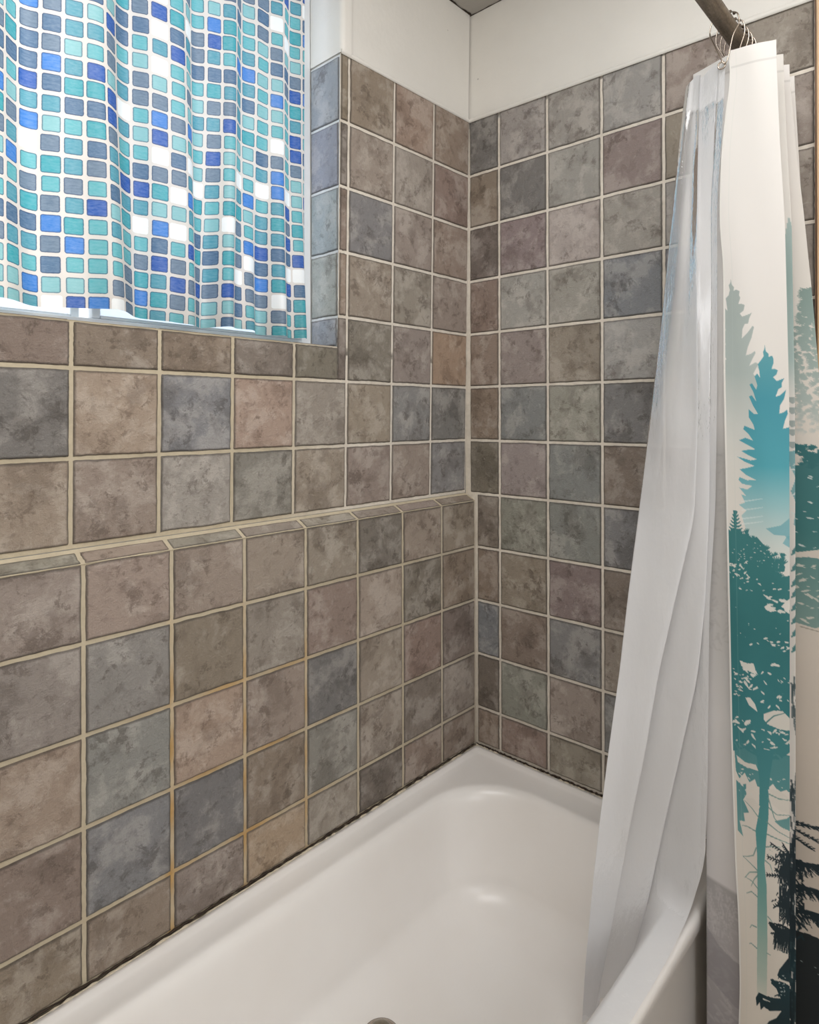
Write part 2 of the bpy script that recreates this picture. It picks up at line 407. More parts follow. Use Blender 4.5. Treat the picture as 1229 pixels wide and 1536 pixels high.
for k, tones in rows_R.items():
    for i in range(len(rcols) - 1):
        v0, v1 = max(k * PITCH_V, -.728), min((k + 1) * PITCH_V, ZT)
        if k == 6: v1 = ZT - .004 * i
        a = G if i else .001
        u0 = rcols[i] + (G if i else 0); u1 = rcols[i + 1] - (G if i < 5 else .001)
        if v0 < -.03 and i == 0: u0 = .040 + .004
        T.tile(O, U, V, N, u0, u1, v0 + (G if k > -5 else .004), v1 - (G if k < 6 else 0), tones[i])
T.grout(O, U, V, N, 0.0, .8965, -.735, ZT - .02, right_grout)
T.build('tile_surround', wall_right)

# --- window wall above the ledge : u = -x
T = Tiles()
nb = math.sqrt(1 + .0175 ** 2); Vb = (0, -.0175 / nb, 1 / nb); O, U, N = (0, 0, 0), (-1, 0, 0), (0, -1 / nb, -.0175 / nb)
ucols = [0.004] + [.1609 + PH_L * i for i in range(10)]; ucols[-1] = 1.597
rows_U = {6: 'brbbbbbbbb', 5: 'bgmkbbbbbb', 4: 'bgsbbbbbbb', 3: 'ggmrbbbbbb', 2: 'ogdpdbbbgg', 1: 'SsmgtstSgb', 0: 'smmmeLmtgg'}
rows_U[2] = 'ogdSdbbbkg'
def upper_grout(u, v):
    t = np.clip((u - .45) / .25, 0, 1)[:, None]
    return (WHITE * .97)[None] * (1 - t) + TAN[None] * t
for k, tones in rows_U.items():
    for i in range(len(ucols) - 1):
        u0, u1 = ucols[i] + (G if i else 0), ucols[i + 1] - G
        v0, v1 = k * PITCH_V + (G if k else .0075), (k + 1) * PITCH_V - G
        if k == 6: v1 = ZT
        if k >= 3:                       # beside the window
            if u0 > -XW: continue
            u1 = min(u1, -XW - .0035)
            T.tile(O, U, Vb, N, u0, u1, v0, v1, tones[i])
        elif k == 2:                     # row cut by the sill; the tile at the window corner is L shaped
            if i <= 2: T.tile(O, U, Vb, N, u0, u1, v0, v1, tones[i])
            elif i == 3:
                T.tile(O, U, Vb, N, u0, -XW + .0, v0, v1, 'd'); T.tile(O, U, Vb, N, -XW - .0002, u1, v0, ZS - .004, 'd')
            else: T.tile(O, U, Vb, N, u0, u1, v0, ZS - .004, tones[i])
        else: T.tile(O, U, Vb, N, u0, u1, v0, v1, tones[i])
T.grout(O, U, Vb, N, 0.0, 1.597, 0, ZS - .001, upper_grout)
T.grout(O, U, Vb, N, 0.0, -XW - .001, ZS - .02, ZT - .003, upper_grout)
# --- ledge top : bevelled cap tiles sloping toward the room
D = .0368
lcols = [0.004] + [.1538 + PH_L * i for i in range(10)]; lcols[-1] = 1.597
ld = np.array([0, -D, -.0188]); ll = np.linalg.norm(ld); ldn = ld / ll; Nl = np.array([0, -.0188, D]) / ll
def low_grout(u, v):
    c = np.tile(TAN, (len(u), 1)) * 1.0
    near = np.clip(1 - u / .30, 0, 1)[:, None]; c = c * (1 - near * .5) + (WHITE * .8) * near * .5
    st = np.zeros(len(u))
    for uu, s in ((lcols[4], .7), (lcols[5], .9), (lcols[6], 1.0)):
        st = np.maximum(st, s * np.exp(-((u - uu) / .009) ** 2) * np.clip((-v - .12) / .2, 0, 1))
    hs = np.exp(-((u - (lcols[5])) / .19) ** 2) * np.exp(-((((-v) % PITCH_V) - 0) / .012) ** 2) * (v < -.25) * .8
    hs2 = np.exp(-((u - (lcols[5])) / .19) ** 2) * np.exp(-((((-v) % PITCH_V) - PITCH_V) / .012) ** 2) * (v < -.25) * .8
    st = np.maximum(st, np.maximum(hs, hs2)) * (.6 + .4 * np.sin(u * 37 + v * 53))
    st = np.clip(st, 0, 1)[:, None]
    return c * (1 - st) + ORANGE * st
for i, tone in enumerate('bmggggmggg'):
    T.tile((0, 0, -.0016), (-1, 0, 0), ldn, Nl, lcols[i] + (.003 if i else 0), lcols[i + 1] - .003, .0075, ll - .0012, tone, n=12, h=.0018)
T.grout((0, 0, -.0016), (-1, 0, 0), ldn, Nl, 0, 1.597, -.002, ll, lambda u, v: np.tile(TAN * 1.05, (len(u), 1)), depth=-.0008)
# --- lower wall
rows_L = {-1: 'mmdmmmmgbg', -2: 'bdmrgbepgg', -3: 'dbmSmtErgg', -4: 'gdgebSsbbg', -5: 'bbdgogbbgg'}
O, U, V, N = (0, -D, 0), (-1, 0, 0), (0, 0, 1), (0, -1, 0)
for k, tones in rows_L.items():
    for i in range(len(lcols) - 1):
        v1 = -.0204 - .0022 if k == -1 else (k + 1) * PITCH_V - G
        v0 = k * PITCH_V + G if k > -5 else -.728
        T.tile(O, U, V, N, lcols[i] + (G if i else .002), lcols[i + 1] - G, v0, v1, tones[i])
T.grout(O, U, V, N, 0, 1.597, -.735, -.0204, low_grout)
# --- window reveal: right jamb (u = y depth) and narrow sill edge
for k in range(2, 7):
    v0 = max(k * PITCH_V + .002, ZS + .002); v1 = min((k + 1) * PITCH_V - .0035, ZT)
    T.tile((XW, 0, 0), (0, 1, 0), (0, 0, 1), (-1, 0, 0), back_y(v1) + .006, DJ - .001, v0, v1, 'BTBBB'[k - 2])  # blue tones put the window's daylight into the jamb tile colour
for k in range(2, 7):
    v0, v1 = max(k * PITCH_V, ZS), min((k + 1) * PITCH_V, ZT)
    T.grout((XW, 0, 0), (0, 1, 0), (0, 0, 1), (-1, 0, 0), back_y(v0) + .0012, DJ, v0, v1, lambda u, v: np.tile(lin(hexc('dfe3e6')), (len(u), 1)))  # grout tinted with the same bluish daylight
xs = [XL + .002] + [-c for c in ucols[::-1] if .505 < c < 1.55] + [XW]
for a, b in zip(xs[:-1], xs[1:]):
    T.tile((0, 0, ZS), (-1, 0, 0), (0, 1, 0), (0, 0, 1), -b + .002, -a - .002, back_y(ZS) + .006, DJ, 'd')
T.grout((0, 0, ZS), (-1, 0, 0), (0, 1, 0), (0, 0, 1), -XW, 1.44, -.006, DJ, lambda u, v: np.tile(TAN, (len(u), 1)))
T.build('tile_surround', wall_back)
# masonry core of the protruding ledge
mb = MB(); mb.add([(x, y, z) for x in (XL, -.0005) for (y, z) in ((.004, -.005), (.004, -.76), (-D + .004, -.76), (-D + .004, -.0245))],
    [(0, 1, 2, 3), (7, 6, 5, 4), (0, 4, 5, 1), (1, 5, 6, 2), (2, 6, 7, 3), (3, 7, 4, 0)])
mb.build('ledge_core', [M_CAULK], wall_back)
# painted jamb above the tile with its rounded corner
mb = MB(); n = 8; pr = [(XW, DJ)] + [(XW + .012 - .012 * math.cos(q), -.012 + .012 - .012 * math.sin(q)) for q in np.linspace(0, math.pi / 2, n)] + [(XW + .03, -.012)]
pr = [(x, y) for x, y in pr]; m = len(pr)
Vv = [(x, y + (back_y(z) + .006 if i else 0), z) for z in (ZT - .002, ZWT) for i, (x, y) in enumerate(pr)]
mb.add(Vv, [(i, i + 1, m + i + 1, m + i) for i in range(m - 1)], 0, True); mb.build('window_jamb', [M_PLAS], wall_back)
# rough smear of thin plaster lip where paint meets the tile tops
mb = MB()
def lip(p, q, nrm, n=60):
    p, q, nrm = Vector(p), Vector(q), Vector(nrm); V = []; F = []
    for i in range(n + 1):
        c = p.lerp(q, i / n); w = .0045 + .003 * random.random()
        for dz, dn in ((-.006, .0005), (-.004, .004), (w * .4, .0035), (w, .0)):
            V.append(c + Vector((0, 0, dz)) + nrm * (dn + .0006 * random.random()))
    for i in range(n):
        for k in range(3): a = i * 4 + k; F.append((a, a + 4, a + 5, a + 1))
    mb.add(V, F, 0, True)
lip((-.004, 0, ZT), (-.004, -.895, ZT - .020), (-1, 0, 0), 120)
lip((-.0, back_y(ZT) - .001, ZT), (XW, back_y(ZT) - .001, ZT), (0, -1, 0), 90)
mb.build('plaster_lip', [M_PLAS], wall_back)
# dark cracked joint under the ceiling
mb = MB()
def ragged(p, q, w0, w1, side, n=80, m=0):
    p, q, side = Vector(p), Vector(q), Vector(side); V = []; F = []
    for i in range(n + 1):
        c = p.lerp(q, i / n); V += [c + side * 0, c + side * random.uniform(w0, w1)]
    for i in range(n): a = 2 * i; F.append((a, a + 2, a + 3, a + 1))
    mb.add(V, F, m)
ragged((-.001, -.022, ZC - .0012), (-.75, -.022, ZC - .0012), .002, .008, (0, -1, 0))
ragged((.0045, -.02, ZC - .0012), (.0045, -1.6, ZC - .0012), .001, .005, (-1, 0, 0), 120)
tag(mb.build('trim_1', [M_GAP]), kind='structure')

# vertical wood casing beside the tiled end wall
mb = MB(); mb.box(-.012, .006, -.975, -.9015, -Z0, ZC, 0, .002); mb.box(-.006, .006, -.9015, -.8975, -Z0, ZC, 1)
tag(mb.build('trim_2', [M_WOOD, M_DWOOD]), kind='structure')
# baseboard on the far parts of the room
mb = MB(); mb.box(-.01, .006, -2.7, -.975, -Z0, -Z0 + .09, 0, .002); tag(mb.build('baseboard_right', [M_VINYLW]), kind='structure')

# ------------------------------------------------------------------ bathtub
def rrect(x0, x1, y0, y1, r, z, nc=14, ns=26):
    r = min(r, (x1 - x0) / 2 - .001, (y1 - y0) / 2 - .001); P = []
    cs = [(x1 - r, y1 - r, 0), (x0 + r, y1 - r, 90), (x0 + r, y0 + r, 180), (x1 - r, y0 + r, 270)]
    for i, (cx, cy, a) in enumerate(cs):
        arc = [(cx + r * math.cos(math.radians(a + 90 * k / nc)), cy + r * math.sin(math.radians(a + 90 * k / nc))) for k in range(nc + 1)]
        P += arc
        nx = cs[(i + 1) % 4]; p2 = (nx[0] + r * math.cos(math.radians(nx[2])), nx[1] + r * math.sin(math.radians(nx[2])))
        for k in range(1, ns): P.append((arc[-1][0] + (p2[0] - arc[-1][0]) * k / ns, arc[-1][1] + (p2[1] - arc[-1][1]) * k / ns))
    return [(x, y, z) for x, y in P]
X0, X1, Y0, Y1 = -1.590, -.004, -.745, -.0425
L = [rrect(X0 + .012, X1, Y0 + .012, Y1, .004, -1.133), rrect(X0 + .012, X1, Y0 + .012, Y1, .004, -.775), rrect(X0, X1, Y0, Y1, .004, -.765), rrect(X0, X1, Y0, Y1, .005, -.740),
     rrect(X0 + .004, X1 - .001, Y0 + .004, Y1 - .001, .006, -.733), rrect(X0 + .012, X1 - .014, Y0 + .012, Y1 - .012, .010, -.7325),
     rrect(X0 + .018, X1 - .022, Y0 + .018, Y1 - .019, .014, -.738), rrect(X0 + .024, X1 - .030, Y0 + .022, Y1 - .026, .02, -.7405)]
ox0, ox1, oy0, oy1, orr = -1.46, -.100, -.690, -.112, .17
for off, z in ((-.012, -.7415), (-.004, -.7405), (.002, -.7425), (.009, -.748), (.015, -.757), (.019, -.769), (.023, -.785)):
    L.append(rrect(ox0 + off, ox1 - off, oy0 + off * .7, oy1 - off, orr + .02 - off * .3, z))
for t in np.linspace(.08, 1, 12):
    z = -.785 - (.93 - .785) * t; off = .023 + .022 * t
    L.append(rrect(ox0 + off, ox1 - off - .02 * t, oy0 + .016 + .02 * t, oy1 - off - .006 * t, orr + .01 - .02 * t, z))
for q in np.linspace(.12, 1, 10):
    a = q * math.pi / 2; off = .045 + .085 * (1 - math.cos(a)); z = -.93 - .062 * math.sin(a)
    L.append(rrect(ox0 + off, ox1 - off - .02, oy0 + .036 + .07 * (1 - math.cos(a)), oy1 - off - .006, orr - .01 - .05 * (1 - math.cos(a)), z))
for t in (.3, .6, .85): L.append(rrect(ox0 + .13 + .22 * t, ox1 - .15 - .22 * t, oy0 + .10 + .13 * t, oy1 - .136 - .11 * t, .1 * (1 - t * .7), -.992 - .003 * t))
nL = len(L[0]); V = np.array([p for l in L for p in l]); idx = np.arange(len(V)).reshape(len(L), nL)
F = [tuple((idx[i, k], idx[i, (k + 1) % nL], idx[i + 1, (k + 1) % nL], idx[i + 1, k])) for i in range(len(L) - 1) for k in range(nL)]
F.append(tuple(idx[-1]))
tub = mesh_obj('bathtub', V, F, [M_ENAM], smooth=True)
tag(tub, 'white enamel bathtub with rounded basin set in the tiled corner', 'bathtub')
mb = MB(); cx, cy = -.630, -.274
mb.lathe([(.001, -.997), (.036, -.997), (.037, -.990), (.031, -.988), (.026, -.989)], (cx, cy, 0)); mb.build('drain_flange', [M_CHROME], tub)
mb = MB(); mb.lathe([(.022, -.995), (.024, -.984), (.022, -.979), (.015, -.974), (.006, -.971), (.0005, -.9705)], (cx, cy, 0)); mb.build('drain_stopper', [M_BRASS], tub)
tub.children[-1]['label'] = 'dull brown metal drain stopper'

# caulk bead and the dark gap between tub and tiles
def bead(pts, name, width, hgt, mat, par=None, jit=.0015, nrm=(0, -1, 0)):
    mb = MB(); P = [Vector(pts[0]).lerp(Vector(pts[1]), i / 160) + Vector((0, 0, random.uniform(-jit, jit))) for i in range(161)]
    mb.tube(P, [width * random.uniform(.35, 1.35) for _ in P], 7, 0)
    return mb
mbd = MB()
for (p, q) in (((-.01, -D - .001, -.7305), (-1.59, -D - .001, -.7305)), ((-.0015, -D - .004, -.7305), (-.0015, -.74, -.7305))):
    b = bead((p, q), '', .0023, 0, None, jit=.0012); mbd.add(b.V, b.F, 0, True)
    p2 = Vector(p) + Vector((-.003 if abs(p[0] - q[0]) < .01 else 0, -.0045 if abs(p[0] - q[0]) > .5 else 0, -.0035)); q2 = Vector(q) + (p2 - Vector(p))
    b = bead((p2, q2), '', .0026, 0, None, jit=.0012); mbd.add(b.V, b.F, 1, True)
tag(mbd.build('trim_3', [M_GAP, M_CAULK]), kind='structure')

# ------------------------------------------------------------------ window
mb = MB(); fy0, fy1 = DJ, DJ + .055
mb.box(XW - .028, XW, fy0, fy1, ZS + .001, ZWT, 0, .002); mb.box(XWL, XWL + .028, fy0, fy1, ZS + .001, ZWT, 0, .002)
mb.box(XWL + .0282, XW - .0282, fy0, fy1, ZS + .001, ZS + .020, 0, .002); mb.box(XWL + .0282, XW - .0282, fy0, fy1, ZWT - .03, ZWT, 0, .002)
win = tag(mb.build('window_1', [M_VINYLW]), kind='structure')
xm = -1.035
for (a, b, yy, gm) in ((XWL + .03, xm - .008, fy0 + .030, M_GLASS), (xm + .006, XW - .03, fy0 + .006, M_FROST)):
    mb = MB(); z0, z1 = ZS + .022, ZWT - .032; w = .016
    mb.box(a, a + w, yy, yy + .02, z0, z1, 0, .002); mb.box(b - w, b, yy, yy + .02, z0, z1, 0, .002)
    mb.box(a + w + .0002, b - w - .0002, yy, yy + .02, z0, z0 + .006, 0, .001); mb.box(a + w + .0002, b - w - .0002, yy, yy + .02, z1 - w, z1, 0, .002)
    s = mb.build('window_sash', [M_VINYLW], win)
    mb = MB(); mb.box(a + w - .003, b - w + .003, yy + .008, yy + .011, z0 + .004, z1 - w + .003); mb.build('window_pane', [gm], s)

# window curtain
CY = .047; n_u, n_v = 520, 260; x0c, x1c = -1.435, -.556; zt, zb = 1.3, .420
uu = np.linspace(0, 1, n_u); vv = np.linspace(0, 1, n_v)      # v: 0 top, 1 bottom
X = x0c + (x1c - x0c) * uu
def foldy(x, v):
    s = (x + 1.44)
    ph = 2 * math.pi * (s / .145 + .12 * np.sin(s * 9) + .15 * np.sin(v * 2.4 + 1))
    a = .017 * np.clip((s - .0) / .05, 0, 1) * (1 - .35 * np.clip((x + .82) / .1, 0, 1))
    y = a * np.sin(ph) + .006 * np.sin(ph * 1.9 + 1 + v)
    t = np.clip((x + .86) / .08, 0, 1)
    y += t * .011 * np.sin(2 * math.pi * (x + .8) / .066 + .9 * v + .8)
    return y
XX, VV = np.meshgrid(X, vv, indexing='ij')
YY = foldy(XX, VV) * (.75 + .35 * VV)
XX2 = XX + .006 * np.sin(VV * 3 + XX * 14) * np.clip(VV, 0, 1)
du = np.sqrt(np.gradient(XX[:, 130]) ** 2 + np.gradient(YY[:, 130]) ** 2); arc = np.concatenate([[0], np.cumsum(du[1:])])
ZB = zb + .004 * np.sin(X * 23) - .006 * np.clip((X + .9) / .05, 0, 1) + .005 * np.clip((-1.0 - X) / .2, 0, 1)
ZZ = zt + (ZB[:, None] - zt) * VV
UVc = np.stack([np.repeat((arc / .0352)[:, None], n_v, 1) , (ZZ - ZB[:, None]) / .0352 + .35], -1).reshape(-1, 2)
idx = np.arange(n_u * n_v).reshape(n_u, n_v)
F = np.stack([idx[:-1, :-1], idx[:-1, 1:], idx[1:, 1:], idx[1:, :-1]], -1).reshape(-1, 4)
wc = mesh_obj('window_curtain', np.stack([XX2, YY + CY, ZZ], -1).reshape(-1, 3), F, [M_MOS], smooth=True, uv=UVc)
tag(wc, 'short window curtain printed with blue, teal, grey and white mosaic squares', 'curtain')
mb = MB(); mb.tube([(XWL + .0, CY, 1.312), (XW, CY, 1.312)], .0075, 16); mb.lathe([(.014, 0), (.014, .012), (.010, .014)], (XWL, CY, 1.312), 'x', 20); mb.lathe([(.010, -.014), (.014, -.012), (.014, 0)], (XW, CY, 1.312), 'x', 20)
tag(mb.build('tension_rod', [M_VINYLW]), 'thin white tension rod holding the mosaic window curtain', 'rod')

# ------------------------------------------------------------------ shower rod
RY, RZ = -.80, .952
mb = MB(); mb.tube([(XL + .006, RY, RZ), (-1.0, RY, RZ - .0), (-.5, RY, RZ), (-.006, RY, RZ)], .0155, 28)
rod = mb.build('shower_rod', [M_BRONZE]); tag(rod, 'aged bronze shower rod running above the bathtub front', 'rod')
for xx, sg in ((XL, 1), (0.0045, -1)):
    mb = MB(); mb.lathe([(.034, 0), (.034, sg * .004), (.026, sg * .010), (.019, sg * .016), (.017, sg * .022)], (xx, RY, RZ), 'x', 28); mb.build('rod_flange', [M_BRONZE], rod)

# ------------------------------------------------------------------ hanging curtains
def key(pts):
    p = np.array(pts); p = p[np.argsort(p[:, 2])]; return p
def sample_col(p, z):
    # smooth interpolation on z
    k = p[:, 2]; x = np.interp(z, k, p[:, 0]); y = np.interp(z, k, p[:, 1]); return np.stack([x, y], -1)
def smooth_rows(a, w):
    if w < 2: return a
    ker = np.hanning(w + 2)[1:-1]; ker /= ker.sum(); pad = w // 2
    b = np.pad(a, ((pad, w - 1 - pad), (0, 0)), mode='edge')
    return np.stack([np.convolve(b[:, i], ker, 'valid') for i in range(a.shape[1])], -1)

cF0 = [[-0.27, -0.812, 0.878], [-0.27, -0.815, 0.834], [-0.27, -0.807, 0.782], [-0.27, -0.799, 0.706], [-0.27, -0.796, 0.621], [-0.27, -0.796, 0.572], [-0.27, -0.802, 0.498], [-0.27, -0.802, 0.304], [-0.27, -0.806, 0.061], [-0.27, -0.809, -0.109], [-0.27, -0.813, -0.349], [-0.27, -0.82, -0.588], [-0.27, -0.825, -0.682], [-0.27, -0.827, -0.801], [-0.27, -0.824, -0.898], [-0.27, -0.826, -1.185]]
cF1 = [[-0.262, -0.889, 0.863], [-0.262, -0.894, 0.716], [-0.262, -0.902, 0.564], [-0.262, -0.908, 0.253], [-0.262, -0.908, -0.091], [-0.262, -0.906, -0.823], [-0.262, -0.906, -1.127]]
cR1 = [[-0.24, -0.736, 0.893], [-0.24, -0.735, 0.578], [-0.24, -0.741, 0.449], [-0.24, -0.752, 0.256], [-0.24, -0.757, -0.125], [-0.24, -0.757, -0.507], [-0.24, -0.757, -0.934], [-0.24, -0.757, -1.271]]
cF3 = [[-0.2, -0.891, 0.868], [-0.2, -0.896, 0.736], [-0.2, -0.904, 0.578], [-0.2, -0.908, 0.254], [-0.2, -0.908, -0.104], [-0.2, -0.907, -0.866], [-0.2, -0.906, -1.182]]
cF5 = [[-0.15, -0.888, 0.873], [-0.15, -0.899, 0.726], [-0.15, -0.913, 0.587], [-0.15, -0.926, 0.438], [-0.15, -0.939, 0.254], [-0.15, -0.951, -0.107], [-0.15, -0.961, -0.866], [-0.15, -0.961, -1.182]]
cF7 = [[-0.09, -0.888, 0.879], [-0.09, -0.895, 0.746], [-0.09, -0.903, 0.589], [-0.09, -0.914, 0.422], [-0.09, -0.925, 0.256], [-0.09, -0.941, -0.121], [-0.09, -0.948, -0.916], [-0.09, -0.947, -1.247]]
def shift(c, dx, dy): return [[p[0] + dx, p[1] + dy, p[2]] for p in c]
cR2 = shift(cR1, .062, 0); cR3 = shift(cR1, .115, .0); cR4 = shift(cR1, .155, -.005)
cF9 = [[-.045, -.886, .875], [-.045, -.889, -1.2]]; cR5 = shift(cR1, .2, -.02)
ZTOP, ZBOT = .888, -1.085
FCOLS = [(cF0, 0), (cF1, 150), (cR1, 70), (cF3, 90), (cR2, 14), (cF5, 130), (cR3, 14), (cF7, 60), (cR4, 10), (cF9, 16), (cR5, 10)]   # (column, samples in the stretch leading to it)

# ---- the printed design, drawn as flat shapes on a cloth sheet (units: 1/4 of a "design unit"; x across, y down)
SC = 3
class Sheet:
    def __init__(s, x0, x1, y0, y1, bg):
        s.x0, s.y0 = x0, y0; s.w = int((x1 - x0) * SC); s.h = int((y1 - y0) * SC); s.x1, s.y1 = x1, y1
        s.A = np.zeros((s.h, s.w, 3)); s.A[:] = hexc(bg)
    def grad(s, stops):
        ys = s.y0 + np.arange(s.h) / SC; k = [q[0] for q in stops]; c = np.array([hexc(q[1]) for q in stops])
        s.A[:] = np.stack([np.interp(ys, k, c[:, i]) for i in range(3)], -1)[:, None, :]
    def poly(s, P, col, alpha=1.0):
        P = (np.array(P, float) - (s.x0, s.y0)) * SC
        a, b = np.floor(P.min(0)).astype(int), np.ceil(P.max(0)).astype(int) + 1
        a = np.maximum(a, 0); b = np.minimum(b, (s.w, s.h))
        if (b <= a).any(): return
        X, Y = np.meshgrid(np.arange(a[0], b[0]) + .5, np.arange(a[1], b[1]) + .5); ins = np.zeros(X.shape, bool)
        for i in range(len(P)):
            x1, y1 = P[i]; x2, y2 = P[(i + 1) % len(P)]
            if y1 == y2: continue
            c = ((y1 > Y) != (y2 > Y)); c &= X < (x2 - x1) * (Y - y1) / (y2 - y1) + x1; ins ^= c
        reg = s.A[a[1]:b[1], a[0]:b[0]]
        if callable(col): cc, al = col(s.y0 + Y / SC); al = (al * alpha)[..., None]
        else: cc = hexc(col); al = alpha
        reg[:] = np.where(ins[..., None], reg * (1 - al) + cc * al, reg)
    def stroke(s, pts, w, col, alpha=1.0):
        for i, ((x1, y1), (x2, y2)) in enumerate(zip(pts[:-1], pts[1:])):
            d = math.hypot(x2 - x1, y2 - y1) or 1; nx, ny = -(y2 - y1) / d, (x2 - x1) / d
            wa = w * (1 - i / len(pts)) + .25; wb = w * (1 - (i + 1) / len(pts)) + .25
            s.poly([(x1 + nx * wa / 2, y1 + ny * wa / 2), (x2 + nx * wb / 2, y2 + ny * wb / 2), (x2 - nx * wb / 2, y2 - ny * wb / 2), (x1 - nx * wa / 2, y1 - ny * wa / 2)], col, alpha)
    def get(s, x, y):
        i = np.clip(((x - s.x0) * SC - .5), 0, s.w - 1.001); j = np.clip(((y - s.y0) * SC - .5), 0, s.h - 1.001)
        i0, j0 = i.astype(int), j.astype(int); fi, fj = (i - i0)[..., None], (j - j0)[..., None]; A = s.A
        return (A[j0, i0] * (1 - fi) + A[j0, i0 + 1] * fi) * (1 - fj) + (A[j0 + 1, i0] * (1 - fi) + A[j0 + 1, i0 + 1] * fi) * fj
def fade(stops, astops=((0, 1), (3000, 1))):
    k = [q[0] for q in stops]; c = np.array([hexc(q[1]) for q in stops]); ka = [q[0] for q in astops]; va = [q[1] for q in astops]
    return lambda Y: (np.stack([np.interp(Y, k, c[:, i]) for i in range(3)], -1), np.interp(Y, ka, va))
R_ = random.Random(11)
def conifer(S, cx, top, bot, prof, col, step=9, up=False, jag=1.0):
    """flat conifer silhouette: tiers of pointed lobed branches whose reach follows prof(t)"""
    left, right = [], []
    y = top + 6
    S.poly([(cx - .8, top), (cx + .8, top), (cx + 1.5, top + 12), (cx - 1.5, top + 12)], col)
    while y < bot:
        t = (y - top) / (bot - top)
        for side in (-1, 1):
            w = prof(t, side) * R_.uniform(.72, 1.1)
            rise = (-.35 if up else .12) * w * R_.uniform(.5, 1.3)
            tipx, tipy = cx + side * w, y + rise
            th = step * R_.uniform(1.1, 1.6)
            pts = [(cx, y - step * .9)]
            n = max(2, int(w / 5))
            for i in range(1, n + 1):
                f = i / n; px = cx + side * w * f; py = y - step * .5 * (1 - f) + rise * f
                pts += [(px - side * 2.2, py - 1.3 * jag * R_.random()), (px, py - R_.uniform(.6, 2.2) * jag)]
            pts.append((tipx + side * 1.5, tipy + .3))
            for i in range(n, 0, -1):
                f = i / n; px = cx + side * w * f; py = y + rise * f + th * (1 - f) * .9
                pts += [(px - side * 1, py + R_.uniform(.8, 3) * jag), (px - side * 3, py - .3)]
            pts.append((cx, y + th))
            S.poly(pts, col)
        y += step * R_.uniform(.75, 1.15)
    return
# sheet 1: stretch between the hem and the first fold (design x 1086..1190)
S1 = Sheet(1080, 1192, 60, 1640, 'dcd8d3'); S1.grad([(60, 'e0ddd9'), (400, 'dedad6'), (700, 'd9d5ce'), (1100, 'd8d2ca'), (1640, 'd3cbbf')])  # cloth ground dims downward: light falloff put into the colour
cA = fade([(415, '9da7a4'), (560, 'a6b1ae'), (700, 'c0c6c3')], [(415, 1), (560, .95), (690, .25), (760, 0)])
def poly_side(S, cx, yt, pts_l, pts_r, col): S.poly([(cx, yt)] + pts_r + pts_l[::-1], col)
# pale rear conifer traced as one outline
S1.poly([(1099.6, 415), (1101, 424), (1105, 429), (1104, 434), (1109, 433), (1114, 436), (1113, 442), (1115, 446), (1112, 455), (1119, 456), (1122, 458), (1120, 466), (1114, 470), (1118, 475), (1129, 472), (1133, 470), (1129, 478), (1127, 486), (1122, 486), (1118, 494), (1117, 508),
  (1126, 500), (1134, 490), (1136, 492), (1132, 508), (1126, 522), (1123, 534), (1131, 532), (1137, 528), (1138, 531), (1133, 540), (1128, 550), (1138, 545), (1142, 548), (1134, 562), (1140, 570), (1142, 600), (1140, 760), (1086, 760), (1086, 700), (1086, 540), (1092, 538), (1087, 530), (1086, 512), (1091, 516), (1088, 505), (1086, 490), (1091, 494), (1087, 478), (1086, 462), (1089, 458), (1094, 464), (1092, 450), (1091, 444), (1096, 440), (1098, 432), (1096, 425), (1099, 421)], cA)
S1.poly([(1144, 560), (1140, 552), (1146, 545), (1148, 556)], 'b4bdb9', .7)
cB = fade([(519, '5e9aa2'), (600, '4592a2'), (700, '4f9fad'), (770, '86b9c0'), (830, 'a9c9cb')], [(519, 1), (700, 1), (760, .75), (820, .3), (860, 0)])
S1.poly([(1151.6, 519), (1153, 529), (1157, 533), (1157, 538), (1162, 536), (1164, 541), (1164, 547), (1161, 556), (1166, 556), (1170, 558), (1168, 564), (1163, 568), (1168, 574), (1176, 571), (1179, 570), (1175, 577), (1175, 583), (1170, 586), (1166, 597), (1172, 595), (1178, 590), (1181, 587), (1178, 600), (1172, 610), (1171, 622), (1177, 620), (1182, 616), (1183, 622), (1179, 632), (1176, 644), (1184, 642), (1187, 640), (1192, 645), (1192, 860), (1150, 860), (1120, 800), (1112, 776), (1120, 768),
  (1108, 760), (1118, 756), (1112, 744), (1120, 746), (1109, 734), (1122, 736), (1130, 730), (1114, 728), (1108, 722), (1110, 718), (1122, 722), (1136, 721), (1120, 714), (1110, 706), (1120, 704), (1134, 700), (1118, 694), (1106, 687), (1116, 689), (1128, 692), (1138, 690), (1124, 684), (1113, 678), (1124, 676), (1136, 675), (1122, 668), (1110, 662), (1120, 658), (1132, 662), (1125, 652), (1117, 645), (1119, 640), (1127, 643), (1135, 646), (1133, 638), (1126, 627), (1126, 615), (1134, 622), (1140, 622), (1133, 610), (1127, 596), (1131, 594), (1138, 604), (1134, 590), (1128, 578), (1132, 576), (1138, 586), (1140, 580), (1136, 566), (1140, 562), (1144, 568), (1143, 556), (1141, 548), (1146, 542), (1150, 536), (1149, 530), (1151, 526)], cB)
for q in [((1162, 800), (1150, 792), (1172, 786), (1190, 770), (1190, 812), (1178, 800)), ((1175, 812), (1182, 800), (1190, 800), (1190, 820))]: S1.poly(q, '6fa6b0', .8)
for yy in (752, 765, 778, 786): S1.stroke([(1112, yy + 3), (1128, yy), (1146, yy - 4)], 2.2, 'dce2e0', .55)
